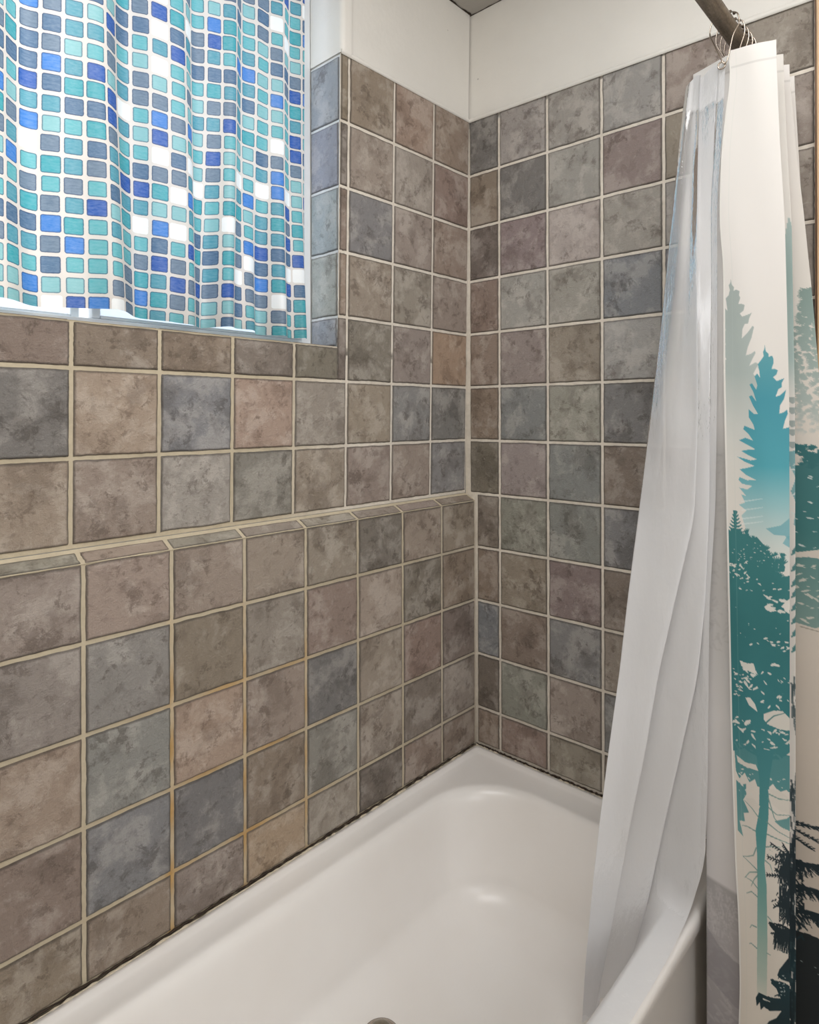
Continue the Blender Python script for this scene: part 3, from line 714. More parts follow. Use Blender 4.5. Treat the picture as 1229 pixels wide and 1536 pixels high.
# dark teal mass
cC = fade([(765, '3a7678'), (860, '357577'), (950, '2f6f72'), (1050, '33757a'), (1200, '4a868a'), (1300, '6f9b99')])
S1.poly([(1092, 800), (1096, 806), (1104, 802), (1112, 806), (1120, 803), (1128, 808), (1136, 806), (1142, 812), (1148, 818), (1152, 828), (1159, 831), (1161, 840), (1158, 850), (1166, 858), (1176, 862), (1184, 858), (1192, 860), (1192, 1110), (1170, 1130), (1140, 1135), (1110, 1128), (1084, 1140), (1084, 800)], cC)
for side, n in ((-1, 9), (1, 9)):
    for i in range(n):
        y0 = 774 + i * 5; w = 3 + i * 1.6; S1.stroke([(1102, y0), (1102 + side * w * .6, y0 - 1), (1102 + side * w, y0 - 4)], 3.4, cC)
S1.stroke([(1101, 769), (1102, 820)], 5, cC)
def tuft(S, x, y, ln, ang, col, w=2.2):
    for k in range(-2, 3):
        a = ang + k * .4; S.stroke([(x, y), (x + math.cos(a) * ln * .6, y + math.sin(a) * ln * .6), (x + math.cos(a) * ln, y + math.sin(a) * ln)], w, col)
for _ in range(70):
    x = R_.uniform(1088, 1160); yb = 804 + max(0, (x - 1120)) * .7 + R_.uniform(-3, 14); tuft(S1, x, yb, R_.uniform(4, 8), -math.pi / 2 + R_.uniform(-.8, .8), cC)
for _ in range(30): tuft(S1, R_.uniform(1150, 1178), R_.uniform(840, 866), R_.uniform(4, 9), -math.pi / 2 + R_.uniform(-.9, .6), cC)
for _ in range(16): x = R_.uniform(1160, 1176); tuft(S1, x, R_.uniform(828, 850), 5, -1.2, cC, 1.6)
def specks(S, x0, x1, y0, y1, n, smin, smax, col='d5d3cc', lean=.5, al=.95):
    for _ in range(n):
        x, y, s = R_.uniform(x0, x1), R_.uniform(y0, y1), R_.uniform(smin, smax); a = R_.uniform(-lean, lean)
        P = []
        for k in range(9):
            q = 2 * math.pi * k / 9; r = s * R_.uniform(.45, 1.15); px, py = math.cos(q) * r * 1.7, math.sin(q) * r * .62
            P.append((x + px * math.cos(a) - py * math.sin(a), y + px * math.sin(a) + py * math.cos(a)))
        S.poly(P, col, al)
specks(S1, 1092, 1160, 815, 850, 40, .5, 1.2); specks(S1, 1090, 1125, 845, 875, 26, .9, 3.0, lean=.9)
specks(S1, 1105, 1187, 868, 898, 18, .8, 2.6); specks(S1, 1146, 1190, 888, 915, 12, 1.5, 5); specks(S1, 1095, 1188, 905, 960, 14, .5, 1.3)
S1.poly([(1172, 905), (1180, 896), (1192, 886), (1192, 908), (1180, 908)], 'd5d3cc'); S1.poly([(1146, 909), (1152, 904), (1160, 909), (1166, 912), (1156, 915), (1149, 913)], 'd5d3cc')
specks(S1, 1116, 1186, 955, 970, 12, 1.5, 3.4); specks(S1, 1150, 1168, 990, 995, 2, 3, 4.5)
S1.poly([(1105, 996), (1118, 998), (1128, 996), (1131, 1004), (1131, 1012), (1120, 1009), (1108, 1004)], 'd2d0c8')
specks(S1, 1106, 1132, 1005, 1038, 26, 1.5, 4, lean=.9); specks(S1, 1094, 1110, 1008, 1050, 16, .8, 2.4)
specks(S1, 1140, 1188, 1005, 1060, 22, 1, 3, lean=1.0); S1.poly([(1114, 1050), (1122, 1048), (1130, 1056), (1134, 1067), (1120, 1060)], 'd2cfc7')
S1.poly([(1144, 1068), (1160, 1060), (1174, 1058), (1190, 1070), (1190, 1084), (1170, 1086), (1150, 1082), (1144, 1076)], 'd0ccc4'); S1.stroke([(1146, 1082), (1160, 1068), (1178, 1060)], 2, '3a7678')
specks(S1, 1094, 1132, 1080, 1150, 34, 1.5, 4.5, lean=.9); specks(S1, 1140, 1188, 1088, 1160, 30, 1.2, 4, lean=.9)
# lower teal trunk with its ragged foliage
cT = fade([(1100, '3a7a80'), (1250, '4f8e90'), (1330, '6f9e99'), (1400, '8fada4'), (1490, 'a9b8ac')], [(1100, 1), (1380, 1), (1460, .8), (1500, .15), (1510, 0)])
S1.poly([(1092, 1120), (1150, 1125), (1190, 1120), (1190, 1180), (1180, 1172), (1168, 1178), (1158, 1168), (1150, 1176), (1132, 1178), (1128, 1168), (1118, 1176), (1110, 1164), (1100, 1176), (1094, 1166)], cC, .9)
S1.poly([(1130, 1120), (1160, 1120), (1152, 1165), (1150, 1220), (1146, 1250), (1142, 1290), (1145, 1320), (1144, 1400), (1141, 1500), (1122, 1500), (1123, 1440), (1125, 1380), (1128, 1330), (1129, 1280), (1127, 1245), (1134, 1215), (1136, 1170)], cT)
S1.poly([(1096, 1142), (1112, 1148), (1130, 1146), (1134, 1154), (1114, 1155), (1098, 1152)], 'd2cdc4'); S1.poly([(1150, 1178), (1165, 1174), (1190, 1186), (1190, 1206), (1172, 1206), (1152, 1196)], 'd2cdc4')
S1.poly([(1110, 1202), (1124, 1198), (1136, 1206), (1132, 1216), (1118, 1214)], 'd2cdc4')
S1.poly([(1094, 1180), (1104, 1184), (1112, 1180), (1112, 1196), (1106, 1206), (1116, 1222), (1106, 1226), (1108, 1238), (1098, 1240), (1104, 1262), (1094, 1256)], cC, .9)
S1.poly([(1190, 1205), (1180, 1214), (1160, 1222), (1170, 1228), (1190, 1232)], cC, .85)
specks(S1, 1096, 1132, 1158, 1200, 26, 1, 2.6, lean=1.2); specks(S1, 1152, 1188, 1156, 1184, 14, .8, 2)
cBr = '6c8f8a'
for P in ([(1136, 1226), (1122, 1214), (1108, 1206)], [(1150, 1184), (1168, 1188), (1188, 1186)], [(1150, 1204), (1164, 1212), (1186, 1208)], [(1146, 1226), (1166, 1236), (1188, 1242)],
          [(1128, 1246), (1112, 1244), (1102, 1246)], [(1146, 1244), (1170, 1248), (1190, 1250)], [(1128, 1270), (1122, 1284), (1110, 1290), (1102, 1292)], [(1129, 1304), (1116, 1298), (1102, 1292)],
          [(1130, 1306), (1114, 1312), (1104, 1324)], [(1130, 1310), (1122, 1320), (1116, 1332)], [(1130, 1332), (1118, 1324), (1106, 1322)], [(1143, 1284), (1152, 1288), (1156, 1298)], [(1128, 1344), (1116, 1340), (1106, 1346)],
          [(1145, 1366), (1152, 1370), (1156, 1376)], [(1124, 1390), (1114, 1390), (1110, 1396)], [(1124, 1422), (1112, 1418), (1108, 1420)], [(1142, 1422), (1150, 1422)], [(1144, 1264), (1156, 1260), (1170, 1258)], [(1150, 1190), (1160, 1218), (1176, 1230)]):
    S1.stroke(P, 2.0, cBr, .85)
specks(S1, 1148, 1190, 1258, 1276, 16, .5, 1.5, '8ba39e')
NAVY = fade([(1240, '1c2c33'), (1400, '14262d'), (1460, '14343c'), (1540, '10262c')])
def spruce_branch(S, x0, y0, x1, y1, needles, col, hang=9, w=3.0):
    n = 7; pts = [(x0 + (x1 - x0) * i / n, y0 + (y1 - y0) * i / n + R_.uniform(-1.2, 1.2) - 3 * math.sin(math.pi * i / n)) for i in range(n + 1)]
    S.stroke(pts, w, col)
    for _ in range(needles):
        f = R_.random() ** .8; x = x0 + (x1 - x0) * f; y = y0 + (y1 - y0) * f - 3 * math.sin(math.pi * f); l = hang * R_.uniform(.35, 1) * (1.15 - f)
        a = math.pi / 2 + R_.uniform(-.5, .5) - (.5 if x1 > x0 else -.5); S.stroke([(x, y), (x + math.cos(a) * l * .5, y + math.sin(a) * l * .5), (x + math.cos(a) * l, y + math.sin(a) * l)], 1.5, col)
def fern_branch(S, x0, y0, x1, y1, col):
    S.stroke([(x0, y0), ((x0 + x1) / 2, (y0 + y1) / 2 - 1), (x1, y1)], 2.4, col); d = 1 if x1 > x0 else -1
    for i in range(9):
        f = (i + 1) / 10; x, y = x0 + (x1 - x0) * f, y0 + (y1 - y0) * f
        for sg in (-1, 1): S.stroke([(x, y), (x + d * 3.5, y + sg * 3 + R_.uniform(-1, 1))], 2.0, col)
for (x0, y0, x1, y1) in ((1190, 1272, 1152, 1255), (1190, 1282, 1146, 1277), (1190, 1296, 1144, 1305), (1190, 1272, 1174, 1252), (1190, 1300, 1160, 1292), (1190, 1325, 1156, 1350), (1190, 1345, 1168, 1366), (1190, 1330, 1166, 1336)): fern_branch(S1, x0, y0, x1, y1, NAVY)
for _ in range(60): x = R_.uniform(1168, 1191); S1.stroke([(x, R_.uniform(1262, 1315)), (x + R_.uniform(-5, 5), R_.uniform(1270, 1318))], 2.0, NAVY)
for (x0, y0, x1, y1, n, h) in ((1192, 1378, 1148, 1374, 50, 22), (1192, 1384, 1152, 1388, 30, 22), (1192, 1416, 1164, 1452, 30, 9), (1192, 1462, 1150, 1458, 50, 16), (1192, 1470, 1156, 1480, 30, 12)): spruce_branch(S1, x0, y0, x1, y1, n, NAVY, h, 5)
S1.poly([(1192, 1374), (1176, 1378), (1158, 1374), (1150, 1372), (1148, 1378), (1156, 1384), (1174, 1386), (1192, 1392)], NAVY)
S1.poly([(1192, 1408), (1180, 1420), (1166, 1438), (1162, 1448), (1170, 1452), (1184, 1452), (1192, 1462)], NAVY); S1.poly([(1192, 1456), (1172, 1459), (1152, 1456), (1150, 1464), (1160, 1468), (1168, 1480), (1154, 1484), (1140, 1486), (1126, 1486), (1120, 1496), (1122, 1508), (1128, 1500), (1130, 1511), (1136, 1504), (1148, 1506), (1158, 1502), (1170, 1498), (1160, 1512), (1146, 1522), (1140, 1532), (1138, 1560), (1192, 1560)], NAVY)
S1.stroke([(1134, 1493), (1148, 1492)], 1.8, 'c9c8bf'); specks(S1, 1164, 1190, 1440, 1480, 12, .6, 1.8, 'b9c2c0', 1.0)
for (x0, y0, x1, y1) in ((1182, 1260, 1188, 1370), (1188, 1250, 1190, 1480)): S1.stroke([(x0, y0), (x1, y1)], 5, NAVY)
S1.stroke([(1184, 1392), (1184, 1420)], 4, NAVY)
for _ in range(150):
    y = R_.uniform(1265, 1365); w = 10 + 26 * abs(math.sin((y - 1255) / 17)); x = 1191 - w * R_.random() ** 1.6; S1.stroke([(x, y), (x - R_.uniform(1, 5), y + R_.uniform(3, 8))], 1.9, NAVY)
for _ in range(120): x = R_.uniform(1160, 1192); S1.stroke([(x, R_.uniform(1376, 1384)), (x - R_.uniform(1, 6), R_.uniform(1388, 1412))], 1.8, NAVY)
for _ in range(90): x = R_.uniform(1168, 1192); S1.stroke([(x, R_.uniform(1310, 1350)), (x + R_.uniform(-4, 1), R_.uniform(1330, 1372))], 1.8, NAVY)
# sheet 2: narrow pleat edge
S2 = Sheet(1150, 1204, 60, 1640, 'd7d3cd')
cS = fade([(300, '9fb0ad'), (420, '91a6a2'), (560, 'a8bab7'), (600, 'c4cfcc')], [(330, 1), (540, 1), (585, .3), (600, 0)])
S2.poly([(1191, 320), (1198, 345), (1201, 420), (1204, 600), (1180, 600), (1183, 360), (1186, 345)], cS)
for y in (596, 612, 632, 645, 664): S2.poly([(1184, y), (1200, y + 1), (1199, y + 8), (1190, y + 11), (1185, y + 6)], '8b9896', .8)
S2.poly([(1184, 680), (1204, 676), (1204, 800), (1192, 790), (1198, 760), (1188, 740), (1196, 720), (1186, 700)], '6d9ea4', .9); specks(S2, 1184, 1202, 690, 800, 30, 1, 3, 'd2d6d2', 1)
S2.poly([(1200, 812), (1204, 860), (1204, 1640), (1196, 1100), (1190, 870), (1194, 830)], '3c7476', .0)
for y in (820, 845, 868, 885, 905, 925, 945, 968): S2.poly([(1198, y), (1190, y + 10), (1188, y + 18), (1196, y + 14), (1200, y + 6)], '3c7476', .9)
for _ in range(26): y = R_.uniform(1020, 1095); x = R_.uniform(1188, 1200); S2.stroke([(x, y), (x + R_.uniform(-2, 2), y + 18)], 3.0, '46565a', .8)
for _ in range(22): y = R_.uniform(1165, 1235); x = R_.uniform(1186, 1200); S2.stroke([(x, y), (x + R_.uniform(-2, 2), y + 20)], 3, '2c3c42', .8)
for _ in range(260): y = R_.uniform(1250, 1580); x = R_.uniform(1180, 1204); S2.stroke([(x, y), (x + R_.uniform(-3, 3), y + 24)], 4.5, NAVY, .85)
# sheet 3: broad pleat at the outer side
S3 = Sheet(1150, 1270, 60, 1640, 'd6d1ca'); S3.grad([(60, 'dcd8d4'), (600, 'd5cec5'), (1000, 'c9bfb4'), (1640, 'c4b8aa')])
cG = fade([(420, '7f938d'), (520, '93a39e'), (620, 'a9b3af'), (680, 'cac8c3')], [(420, 1), (600, .85), (660, .3), (690, 0)])
for _ in range(420):
    f = R_.random(); y = 430 + 220 * f; w = 6 + 34 * f; x = 1222 + R_.uniform(-w, w); tuft(S3, x, y, R_.uniform(4, 8), R_.uniform(2.2, 3.8), cG, 2.2)
cK = fade([(670, '2f686b'), (800, '2c696a'), (950, '5f8480'), (980, '7a918a')], [(0, 1), (950, .9), (985, .2)])
S3.poly([(1226, 660), (1216, 684), (1204, 700), (1186, 705), (1176, 720), (1176, 826), (1196, 836), (1226, 826), (1262, 834), (1262, 660)], cK)
for _ in range(140): tuft(S3, R_.uniform(1190, 1250), R_.uniform(672, 706), R_.uniform(3, 7), -math.pi / 2 + R_.uniform(-1, 1), cK, 2)
S3.poly([(1176, 848), (1206, 842), (1262, 850), (1262, 925), (1230, 935), (1210, 950), (1176, 940)], cK, .85)
specks(S3, 1180, 1250, 700, 830, 50, .8, 2.6, 'c9d0cc', .9); specks(S3, 1180, 1250, 855, 945, 60, 1.2, 3.6, 'c4c2b8', .9)
for P in ([(1196, 950), (1216, 955), (1245, 950)], [(1222, 966), (1234, 964)], [(1222, 980), (1232, 976)]): S3.stroke(P, 1.6, '8d8a7e', .8)
for (x0, y0, x1, y1) in ((1180, 1252, 1227, 1258), (1180, 1262, 1218, 1278), (1180, 1272, 1206, 1290), (1190, 1258, 1240, 1246)): fern_branch(S3, x0, y0, x1, y1, NAVY)
for (x0, y0, x1, y1, n, h, w) in ((1180, 1320, 1262, 1304, 130, 24, 9), (1180, 1352, 1262, 1358, 120, 22, 8), (1180, 1392, 1262, 1382, 130, 24, 9), (1180, 1426, 1262, 1432, 110, 18, 10)): spruce_branch(S3, x0, y0, x1, y1, n, NAVY, h, w)
S3.poly([(1170, 1308), (1200, 1312), (1225, 1305), (1262, 1300), (1262, 1314), (1220, 1316), (1170, 1322)], NAVY); S3.poly([(1170, 1424), (1200, 1420), (1262, 1432), (1262, 1640), (1170, 1640)], fade([(1420, '182124'), (1640, '1b1f20')])); specks(S3, 1190, 1250, 1460, 1480, 10, .6, 2.4, '8f9a98', .8)
for _ in range(90): x = R_.uniform(1176, 1196); y = R_.uniform(1300, 1430); S3.stroke([(x, y), (x + R_.uniform(-5, 7), y + 9)], 2.2, NAVY)
# sheet R: the paler reverse of the cloth
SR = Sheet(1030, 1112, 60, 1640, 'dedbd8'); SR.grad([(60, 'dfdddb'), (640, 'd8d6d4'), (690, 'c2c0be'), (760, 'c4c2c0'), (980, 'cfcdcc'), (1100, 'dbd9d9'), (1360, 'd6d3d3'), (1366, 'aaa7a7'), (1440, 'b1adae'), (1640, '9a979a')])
specks(SR, 1040, 1105, 680, 1000, 160, 1, 6, 'b3b1b0', 1.2, .25); specks(SR, 1040, 1105, 1368, 1600, 130, 2, 7, 'c0bdbe', 1.0, .35)
SR.poly([(1054, 1440), (1080, 1462), (1108, 1470), (1108, 1540), (1054, 1520)], '8d8a8e', .5)
for _ in range(120): x = R_.uniform(1050, 1105); y = R_.uniform(1370, 1440); SR.stroke([(x, y), (x + R_.uniform(-4, 6), y + 12)], 1.2, 'c5c2c2', .5)

def zy(z, D): return 623.8 - (z - .2274) * 970.9 / D
nz = 1500
zs = np.concatenate([np.linspace(ZTOP, ZBOT, nz)])
ctrl = [sample_col(key(c), zs) for c, _ in FCOLS]
cols = []; seg = []; fr = []
for i in range(1, len(FCOLS)):
    n = FCOLS[i][1]
    for k in range(n):
        f = k / n; a, b = ctrl[i - 1], ctrl[i]; p = a * (1 - f) + b * f
        # gentle bow of each stretch of cloth
        d = b - a; nrm = np.stack([-d[:, 1], d[:, 0]], -1); ln = np.linalg.norm(nrm, axis=1, keepdims=True) + 1e-9
        amp = (.0045 if i == 1 else .006) * math.sin(math.pi * f) * (-1 if i % 2 else 1)
        p = p + nrm / ln * amp
        if i == 1:
            p = p + nrm / ln * (.0016 * np.sin(zs * 9 + f * 5) * math.sin(math.pi * f))[:, None]
        cols.append(p); seg.append(i); fr.append(f)
cols.append(ctrl[-1]); seg.append(len(FCOLS) - 1); fr.append(1.0)
P = np.array(cols)                                    # (nu, nz, 2)
seg = np.array(seg); fr = np.array(fr)
# round the folds
Pn = P.copy()
for _ in range(10): Pn[1:-1] = (Pn[:-2] + 2 * Pn[1:-1] + Pn[2:]) / 4
P = Pn
for j in range(2): P[:, :, j] = np.apply_along_axis(lambda r: np.convolve(np.pad(r, 20, mode='edge'), np.ones(41) / 41, 'valid'), 1, P[:, :, j])
nu = len(P); ZG = np.tile(zs, (nu, 1)); top_drop = np.zeros(nu)
# the top edge sags slightly between the rings
sag = np.zeros(nu); sag = .006 * np.abs(np.sin(np.cumsum(np.r_[0, np.linalg.norm(np.diff(P[:, 0], axis=0), axis=1)]) * math.pi / .16)); ZG = ZG - sag[:, None] * np.clip((ZG - .6) / .29, 0, 1)
C = np.zeros((nu, nz, 3)); base = hexc('dcd9d4'); C[:] = base
yy1, yy3 = zy(ZG, 1.148), zy(ZG, 1.16)
for i in range(nu):
    s_, f = seg[i], fr[i]
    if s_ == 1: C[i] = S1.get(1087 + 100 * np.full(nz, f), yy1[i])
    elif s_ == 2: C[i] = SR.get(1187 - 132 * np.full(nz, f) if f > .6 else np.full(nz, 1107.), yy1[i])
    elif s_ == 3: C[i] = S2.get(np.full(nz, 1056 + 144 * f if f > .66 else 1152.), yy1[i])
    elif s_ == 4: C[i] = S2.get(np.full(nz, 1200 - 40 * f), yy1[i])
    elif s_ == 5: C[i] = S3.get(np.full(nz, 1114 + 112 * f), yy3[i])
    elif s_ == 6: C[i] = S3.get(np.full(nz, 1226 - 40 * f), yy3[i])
    elif s_ == 7: C[i] = S3.get(np.full(nz, 1190 + 40 * f), yy3[i])
# stitched hem lines: pale top band seam and side hem
C[:, (ZG[0] < ZTOP - .030) & (ZG[0] > ZTOP - .033)] *= .93
hem = (seg == 1) & (fr > .145) & (fr < .160); C[hem] = C[hem] * .85 + hexc('b9c4be') * .15
C[(seg == 1) & (fr < .03)] = hexc('dfddd8')
idx = np.arange(nu * nz).reshape(nu, nz)
F = np.stack([idx[:-1, :-1], idx[1:, :-1], idx[1:, 1:], idx[:-1, 1:]], -1).reshape(-1, 4)
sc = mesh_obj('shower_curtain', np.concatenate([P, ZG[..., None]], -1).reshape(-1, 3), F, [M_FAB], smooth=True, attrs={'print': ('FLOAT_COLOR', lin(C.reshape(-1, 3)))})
tag(sc, 'white fabric shower curtain printed with teal and dark forest pines, bunched outside the tub', 'curtain')

# ---- clear liner
cA_ = [[-0.2, -0.713, 0.907], [-0.214, -0.704, 0.788], [-0.224, -0.695, 0.655], [-0.244, -0.675, 0.39], [-0.271, -0.662, 0.205], [-0.289, -0.65, 0.048], [-0.315, -0.637, -0.132], [-0.328, -0.626, -0.274], [-0.353, -0.615, -0.423], [-0.368, -0.605, -0.549], [-0.379, -0.595, -0.676], [-0.387, -0.584, -0.831], [-0.383, -0.575, -0.949], [-0.396, -0.575, -1.048]]
cB_ = [[-0.22, -0.747, 0.887], [-0.228, -0.745, 0.772], [-0.237, -0.745, 0.641], [-0.255, -0.751, 0.382], [-0.268, -0.755, 0.206], [-0.28, -0.754, 0.038], [-0.292, -0.724, -0.12], [-0.302, -0.696, -0.263], [-0.313, -0.674, -0.418], [-0.322, -0.65, -0.552], [-0.331, -0.629, -0.685], [-0.342, -0.603, -0.848], [-0.35, -0.582, -0.968], [-0.35, -0.561, -1.092]]
cC_ = [[-0.262, -0.792, 0.871], [-0.262, -0.785, 0.76], [-0.262, -0.781, 0.63], [-0.262, -0.778, 0.385], [-0.262, -0.776, 0.205], [-0.262, -0.775, 0.053], [-0.262, -0.768, -0.124], [-0.262, -0.754, -0.266], [-0.262, -0.721, -0.427], [-0.262, -0.692, -0.565], [-0.262, -0.664, -0.706], [-0.266, -0.63, -0.881], [-0.27, -0.608, -1.007]]
cD_ = [[-0.268, -0.806, 0.868], [-0.268, -0.801, 0.76], [-0.268, -0.791, 0.63], [-0.266, -0.790, 0.385], [-0.264, -0.788, 0.205], [-0.260, -0.784, 0.053], [-0.262, -0.774, -0.124], [-0.262, -0.772, -0.281], [-0.262, -0.770, -0.45], [-0.262, -0.765, -0.61], [-.23, -.700, -.70], [-.22, -.665, -.80], [-.22, -.64, -1.0]]
def valley(c, k=1):
    return [[p[0] + .026 * k * q, p[1] + .022 * k * q, p[2]] for p in c for q in [.2 + .8 * min(1, max(0, (.2 - p[2]) / .4))]]
def fore(c):
    return [[p[0] - .032 * q, p[1] - .0112 * q, p[2] - .015 * q] for p in c for q in [min(1, max(0, (p[2] - 0) / .25))]]
cA_, cB_ = fore(cA_), fore(cB_)
tt = np.linspace(0, 1, 460); nz2 = len(tt)
def bez(c, zb=-.955):
    z = .885 + (zb - .885) * tt; p = sample_col(key(c), z); return np.concatenate([p, z[:, None]], 1)
def tcol(c, tail):
    up = [(q, ) for q in ()]; z = .885 + (-.61 - .885) * np.clip(tt / .81, 0, 1); p = np.concatenate([sample_col(key(c), z), z[:, None]], 1)
    tk = [.81] + [q[0] for q in tail]; base = p[-1].copy()
    for j in range(3):
        v = [base[j]] + [q[1][j] for q in tail]; m = tt > .81; p[m, j] = np.interp(tt[m], tk, v)
    return p
cD_ = cD_[:10]; cE_ = [[a_[0] + .004, a_[1] + .012, a_[2]] for a_ in cD_]
LCp = [(bez(shift(cA_, .045, -.014)), 0), (bez(cA_), 24), (bez(cB_), 60), (bez(valley(cB_)), 12), (bez(cC_), 44), (bez(valley(cC_, .5)), 8),
       (tcol(cE_, [(.86, (-.262, -.700, -.716)), (.93, (-.36, -.697, -.720)), (1., (-.62, -.695, -.722))]), 16),
       (tcol(cD_, [(.86, (-.276, -.741, -.712)), (.93, (-.41, -.746, -.722)), (1., (-.70, -.747, -.722))]), 22)]
cols = []; seg = []; fr = []
for i in range(1, len(LCp)):
    for k in range(LCp[i][1]):
        f = k / LCp[i][1]; cols.append(LCp[i - 1][0] * (1 - f) + LCp[i][0] * f); seg.append(i); fr.append(f)
cols.append(LCp[-1][0]); seg.append(len(LCp) - 1); fr.append(1.0)
P = np.array(cols); seg = np.array(seg); fr = np.array(fr); nu = len(P)
for _ in range(5): P[1:-1] = (P[:-2] + 2 * P[1:-1] + P[2:]) / 4
for j in range(3): P[:, :, j] = np.apply_along_axis(lambda r: np.convolve(np.pad(r, 8, mode='edge'), np.ones(17) / 17, 'valid'), 1, P[:, :, j])
# shallow creases in the vinyl
s_arc = np.linspace(0, 1, nu)[:, None]; zz = P[:, :, 2]
crease = (.0045 * np.sin(17 * s_arc + 1.6 * np.sin(zz * 2.4)) + .0010 * np.sin(40 * s_arc + 3 * np.sin(zz * 4 + 1)) + .0010 * np.sin(zz * 27 + 14 * s_arc + 2 * np.sin(zz * 7))) * np.clip((zz + .1) / .3, .15, 1)
amp = np.clip(1 - np.abs(s_arc - .30) / .28, 0, 1)
P[:, :, 0] += crease * amp * 1.0
ZG = P[:, :, 2] - (.010 * np.sin(s_arc * 9) ** 2 * 1.0) * np.clip((zz - .7) / .18, 0, 1)
t = np.clip((.52 - zz) / .62, 0, 1); t = t * t * (3 - 2 * t)
op = .20 + .72 * t
op = np.maximum(op, np.clip((zz - .80) / .02, 0, 1) * .75)                         # doubled top hem
inner = np.clip((fr[:, None] - .25) / .4, 0, 1) * (seg[:, None] == 2) + (seg[:, None] > 2) * 1.0
op = np.clip(op + .46 * inner * (1 - t), 0, .93)
idx = np.arange(nu * nz2).reshape(nu, nz2)
F = np.stack([idx[:-1, :-1], idx[1:, :-1], idx[1:, 1:], idx[:-1, 1:]], -1).reshape(-1, 4)
ln = mesh_obj('shower_liner', np.concatenate([P[:, :, :2], ZG[..., None]], -1).reshape(-1, 3), F, [M_VIN], smooth=True, attrs={'opacity': ('FLOAT', op.ravel())})
tag(ln, 'translucent white vinyl shower liner swept into the bathtub', 'shower liner')
# grommet on the liner beside the first ring
mb = MB(); g = []
for k in range(24): q = 2 * math.pi * k / 24; g.append((-.270 + .0, -.800 + .0062 * math.cos(q), .868 - .002 + .0062 * math.sin(q)))
mb.tube(g, .0016, 8, closed=True); mb.build('grommet', [M_CHROME], ln)

# ------------------------------------------------------------------ curtain rings
def ring(x, y_low, z_low, tilt, label, big=False):
    mb = MB()
    R = .0178; zc = RZ; P = []
    yA, yB = RY + R * 1.35, RY - R * 1.35; bottom = z_low
    pts = [(x - tilt * .3, RY + R * .55, zc + R * .98), (x - tilt * .15, yA - .002, zc + .008), (x, yA + .001, zc - .014), (x + tilt * .5, RY + R * .95, zc - .035), (x + tilt, y_low + .006, bottom + .010), (x + tilt, y_low, bottom),
           (x + tilt, y_low - .006, bottom + .010), (x + tilt * .5, RY - R * 1.0, zc - .035), (x, yB - .001, zc - .012), (x - tilt * .15, yB + .002, zc + .008), (x - tilt * .3, RY - R * .55, zc + R * .98)]
    # Catmull-Rom
    for i in range(len(pts) - 1):
        p0, p1, p2, p3 = (Vector(pts[max(i - 1, 0)]), Vector(pts[i]), Vector(pts[i + 1]), Vector(pts[min(i + 2, len(pts) - 1)]))
        for k in range(6):
            t = k / 6; P.append(.5 * ((2 * p1) + (p2 - p0) * t + (2 * p0 - 5 * p1 + 4 * p2 - p3) * t * t + (3 * p1 - p0 - 3 * p2 + p3) * t ** 3))
    P.append(Vector(pts[-1])); mb.tube(P, .00125, 8)
    o = mb.build('curtain_ring', [M_CHROME]); tag(o, label, 'curtain ring', 'wire rings on the shower rod')
    mb = MB(); r = .0030
    for q in (-.9, -.45, 0, .45, .9):
        c = (x - tilt * .3, RY - math.sin(q) * (R + .0022), zc + math.cos(q) * (R + .0022))
        mb.lathe([(.0003, -r)] + [(r * math.cos(a), r * math.sin(a)) for a in np.linspace(-1.3, 1.3, 7)] + [(.0003, r)], c, 'z', 12)
    mb.build('roller_beads', [M_BEAD], o)
    return o
ring(-.255, -.806, .866, -.018, 'foremost wire ring on the shower rod, hooked through the liner hem', True)
n = 9
for k in range(n):
    x = -.215 + .190 * k / (n - 1)
    ring(x + R_.uniform(-.004, .004), -.80 + R_.uniform(-.01, .01), .878, R_.uniform(-.004, .004), 'thin wire ring with roller beads in the bunch behind the foremost ring')

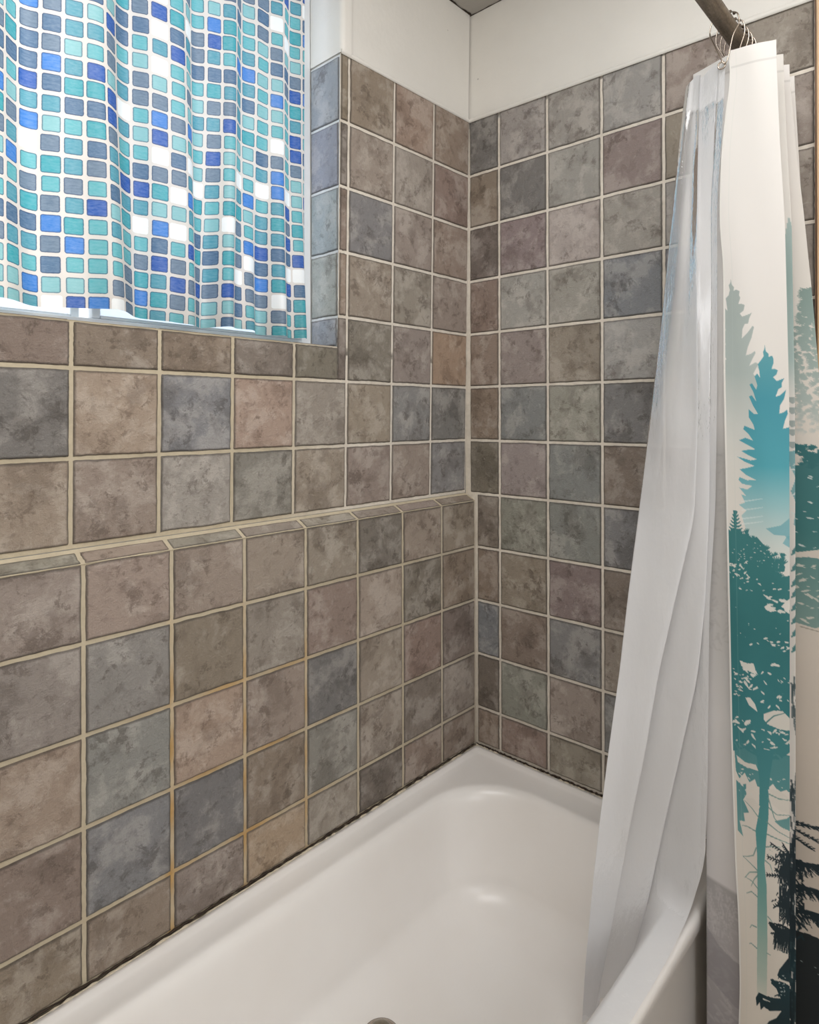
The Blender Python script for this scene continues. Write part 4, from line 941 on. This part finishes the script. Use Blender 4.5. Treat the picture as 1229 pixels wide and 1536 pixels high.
# ------------------------------------------------------------------ lights, world, camera
w = bpy.data.worlds.new('sky'); scene.world = w; w.use_nodes = True; nt = w.node_tree; nt.nodes.clear()
bg = nt.nodes.new('ShaderNodeBackground'); bg.inputs[0].default_value = (.97, .985, 1, 1); bg.inputs[1].default_value = 1.3
wo = nt.nodes.new('ShaderNodeOutputWorld'); nt.links.new(bg.outputs[0], wo.inputs[0])
def area(name, loc, target, sx, sy, power, col):
    l = bpy.data.lights.new(name, 'AREA'); l.shape = 'RECTANGLE'; l.size = sx; l.size_y = sy; l.energy = power; l.color = col
    o = bpy.data.objects.new(name, l); COL.objects.link(o); o.location = (loc[0], loc[1], loc[2] + Z0)
    o.rotation_euler = (Vector(target) - Vector(loc)).to_track_quat('-Z', 'Y').to_euler(); return o
area('alcove_fill', (-1.12, -1.0, ZC - .03), (-1.0, -.85, -1), 1.0, .9, 21, (1, .99, .98))  # added fill over the tub to brighten the alcove, no fixture modelled
area('camera_side_fill', (-1.50, -2.3, .55), (-.5, -.2, .1), 1.3, 1.1, 23.5, (.975, .985, 1))  # added soft frontal fill behind the camera, no fixture modelled
area('daylight', (-.97, .42, .95), (-.97, 0, .80), 1.0, 1.1, 5.6, (.90, .95, 1))
sl = bpy.data.lights.new('sun', 'SUN'); sl.energy = 1.0; sl.angle = .03; sl.color = (1, .97, .9)
so = bpy.data.objects.new('sun', sl); COL.objects.link(so); so.location = (-2, 2, 4); so.rotation_euler = Vector((.45, -1, -.75)).to_track_quat('-Z', 'Y').to_euler()

cam = bpy.data.cameras.new('camera'); co = bpy.data.objects.new('camera', cam); COL.objects.link(co)
f, yaw, roll, ppy = 970.87, .7436, -.0024, 623.81
Fv = Vector((math.cos(yaw), math.sin(yaw), 0)); Rv = Vector((math.sin(yaw), -math.cos(yaw), 0)); Uv = Vector((0, 0, 1))
R2 = Rv * math.cos(roll) + Uv * math.sin(roll); U2 = -Rv * math.sin(roll) + Uv * math.cos(roll)
M = Matrix.Identity(4)
for i in range(3): M[i][0] = R2[i]; M[i][1] = U2[i]; M[i][2] = -Fv[i]
M[0][3], M[1][3], M[2][3] = -1.5272, -1.1793, .2274 + Z0
co.matrix_world = M
cam.sensor_fit = 'AUTO'; cam.sensor_width = 36; cam.lens = f / 1536 * 36; cam.shift_y = -(768 - ppy) / 1536; cam.clip_start = .02
scene.camera = co
for o in list(bpy.data.objects):
    if '_org' in o: del o['_org']
scene.view_settings.view_transform = 'Standard'; scene.view_settings.look = 'None'; scene.view_settings.exposure = 0
scene.cycles.use_denoising = True; scene.cycles.max_bounces = 10; scene.cycles.diffuse_bounces = 6; scene.cycles.transparent_max_bounces = 16
scene.cycles.sample_clamp_indirect = 6
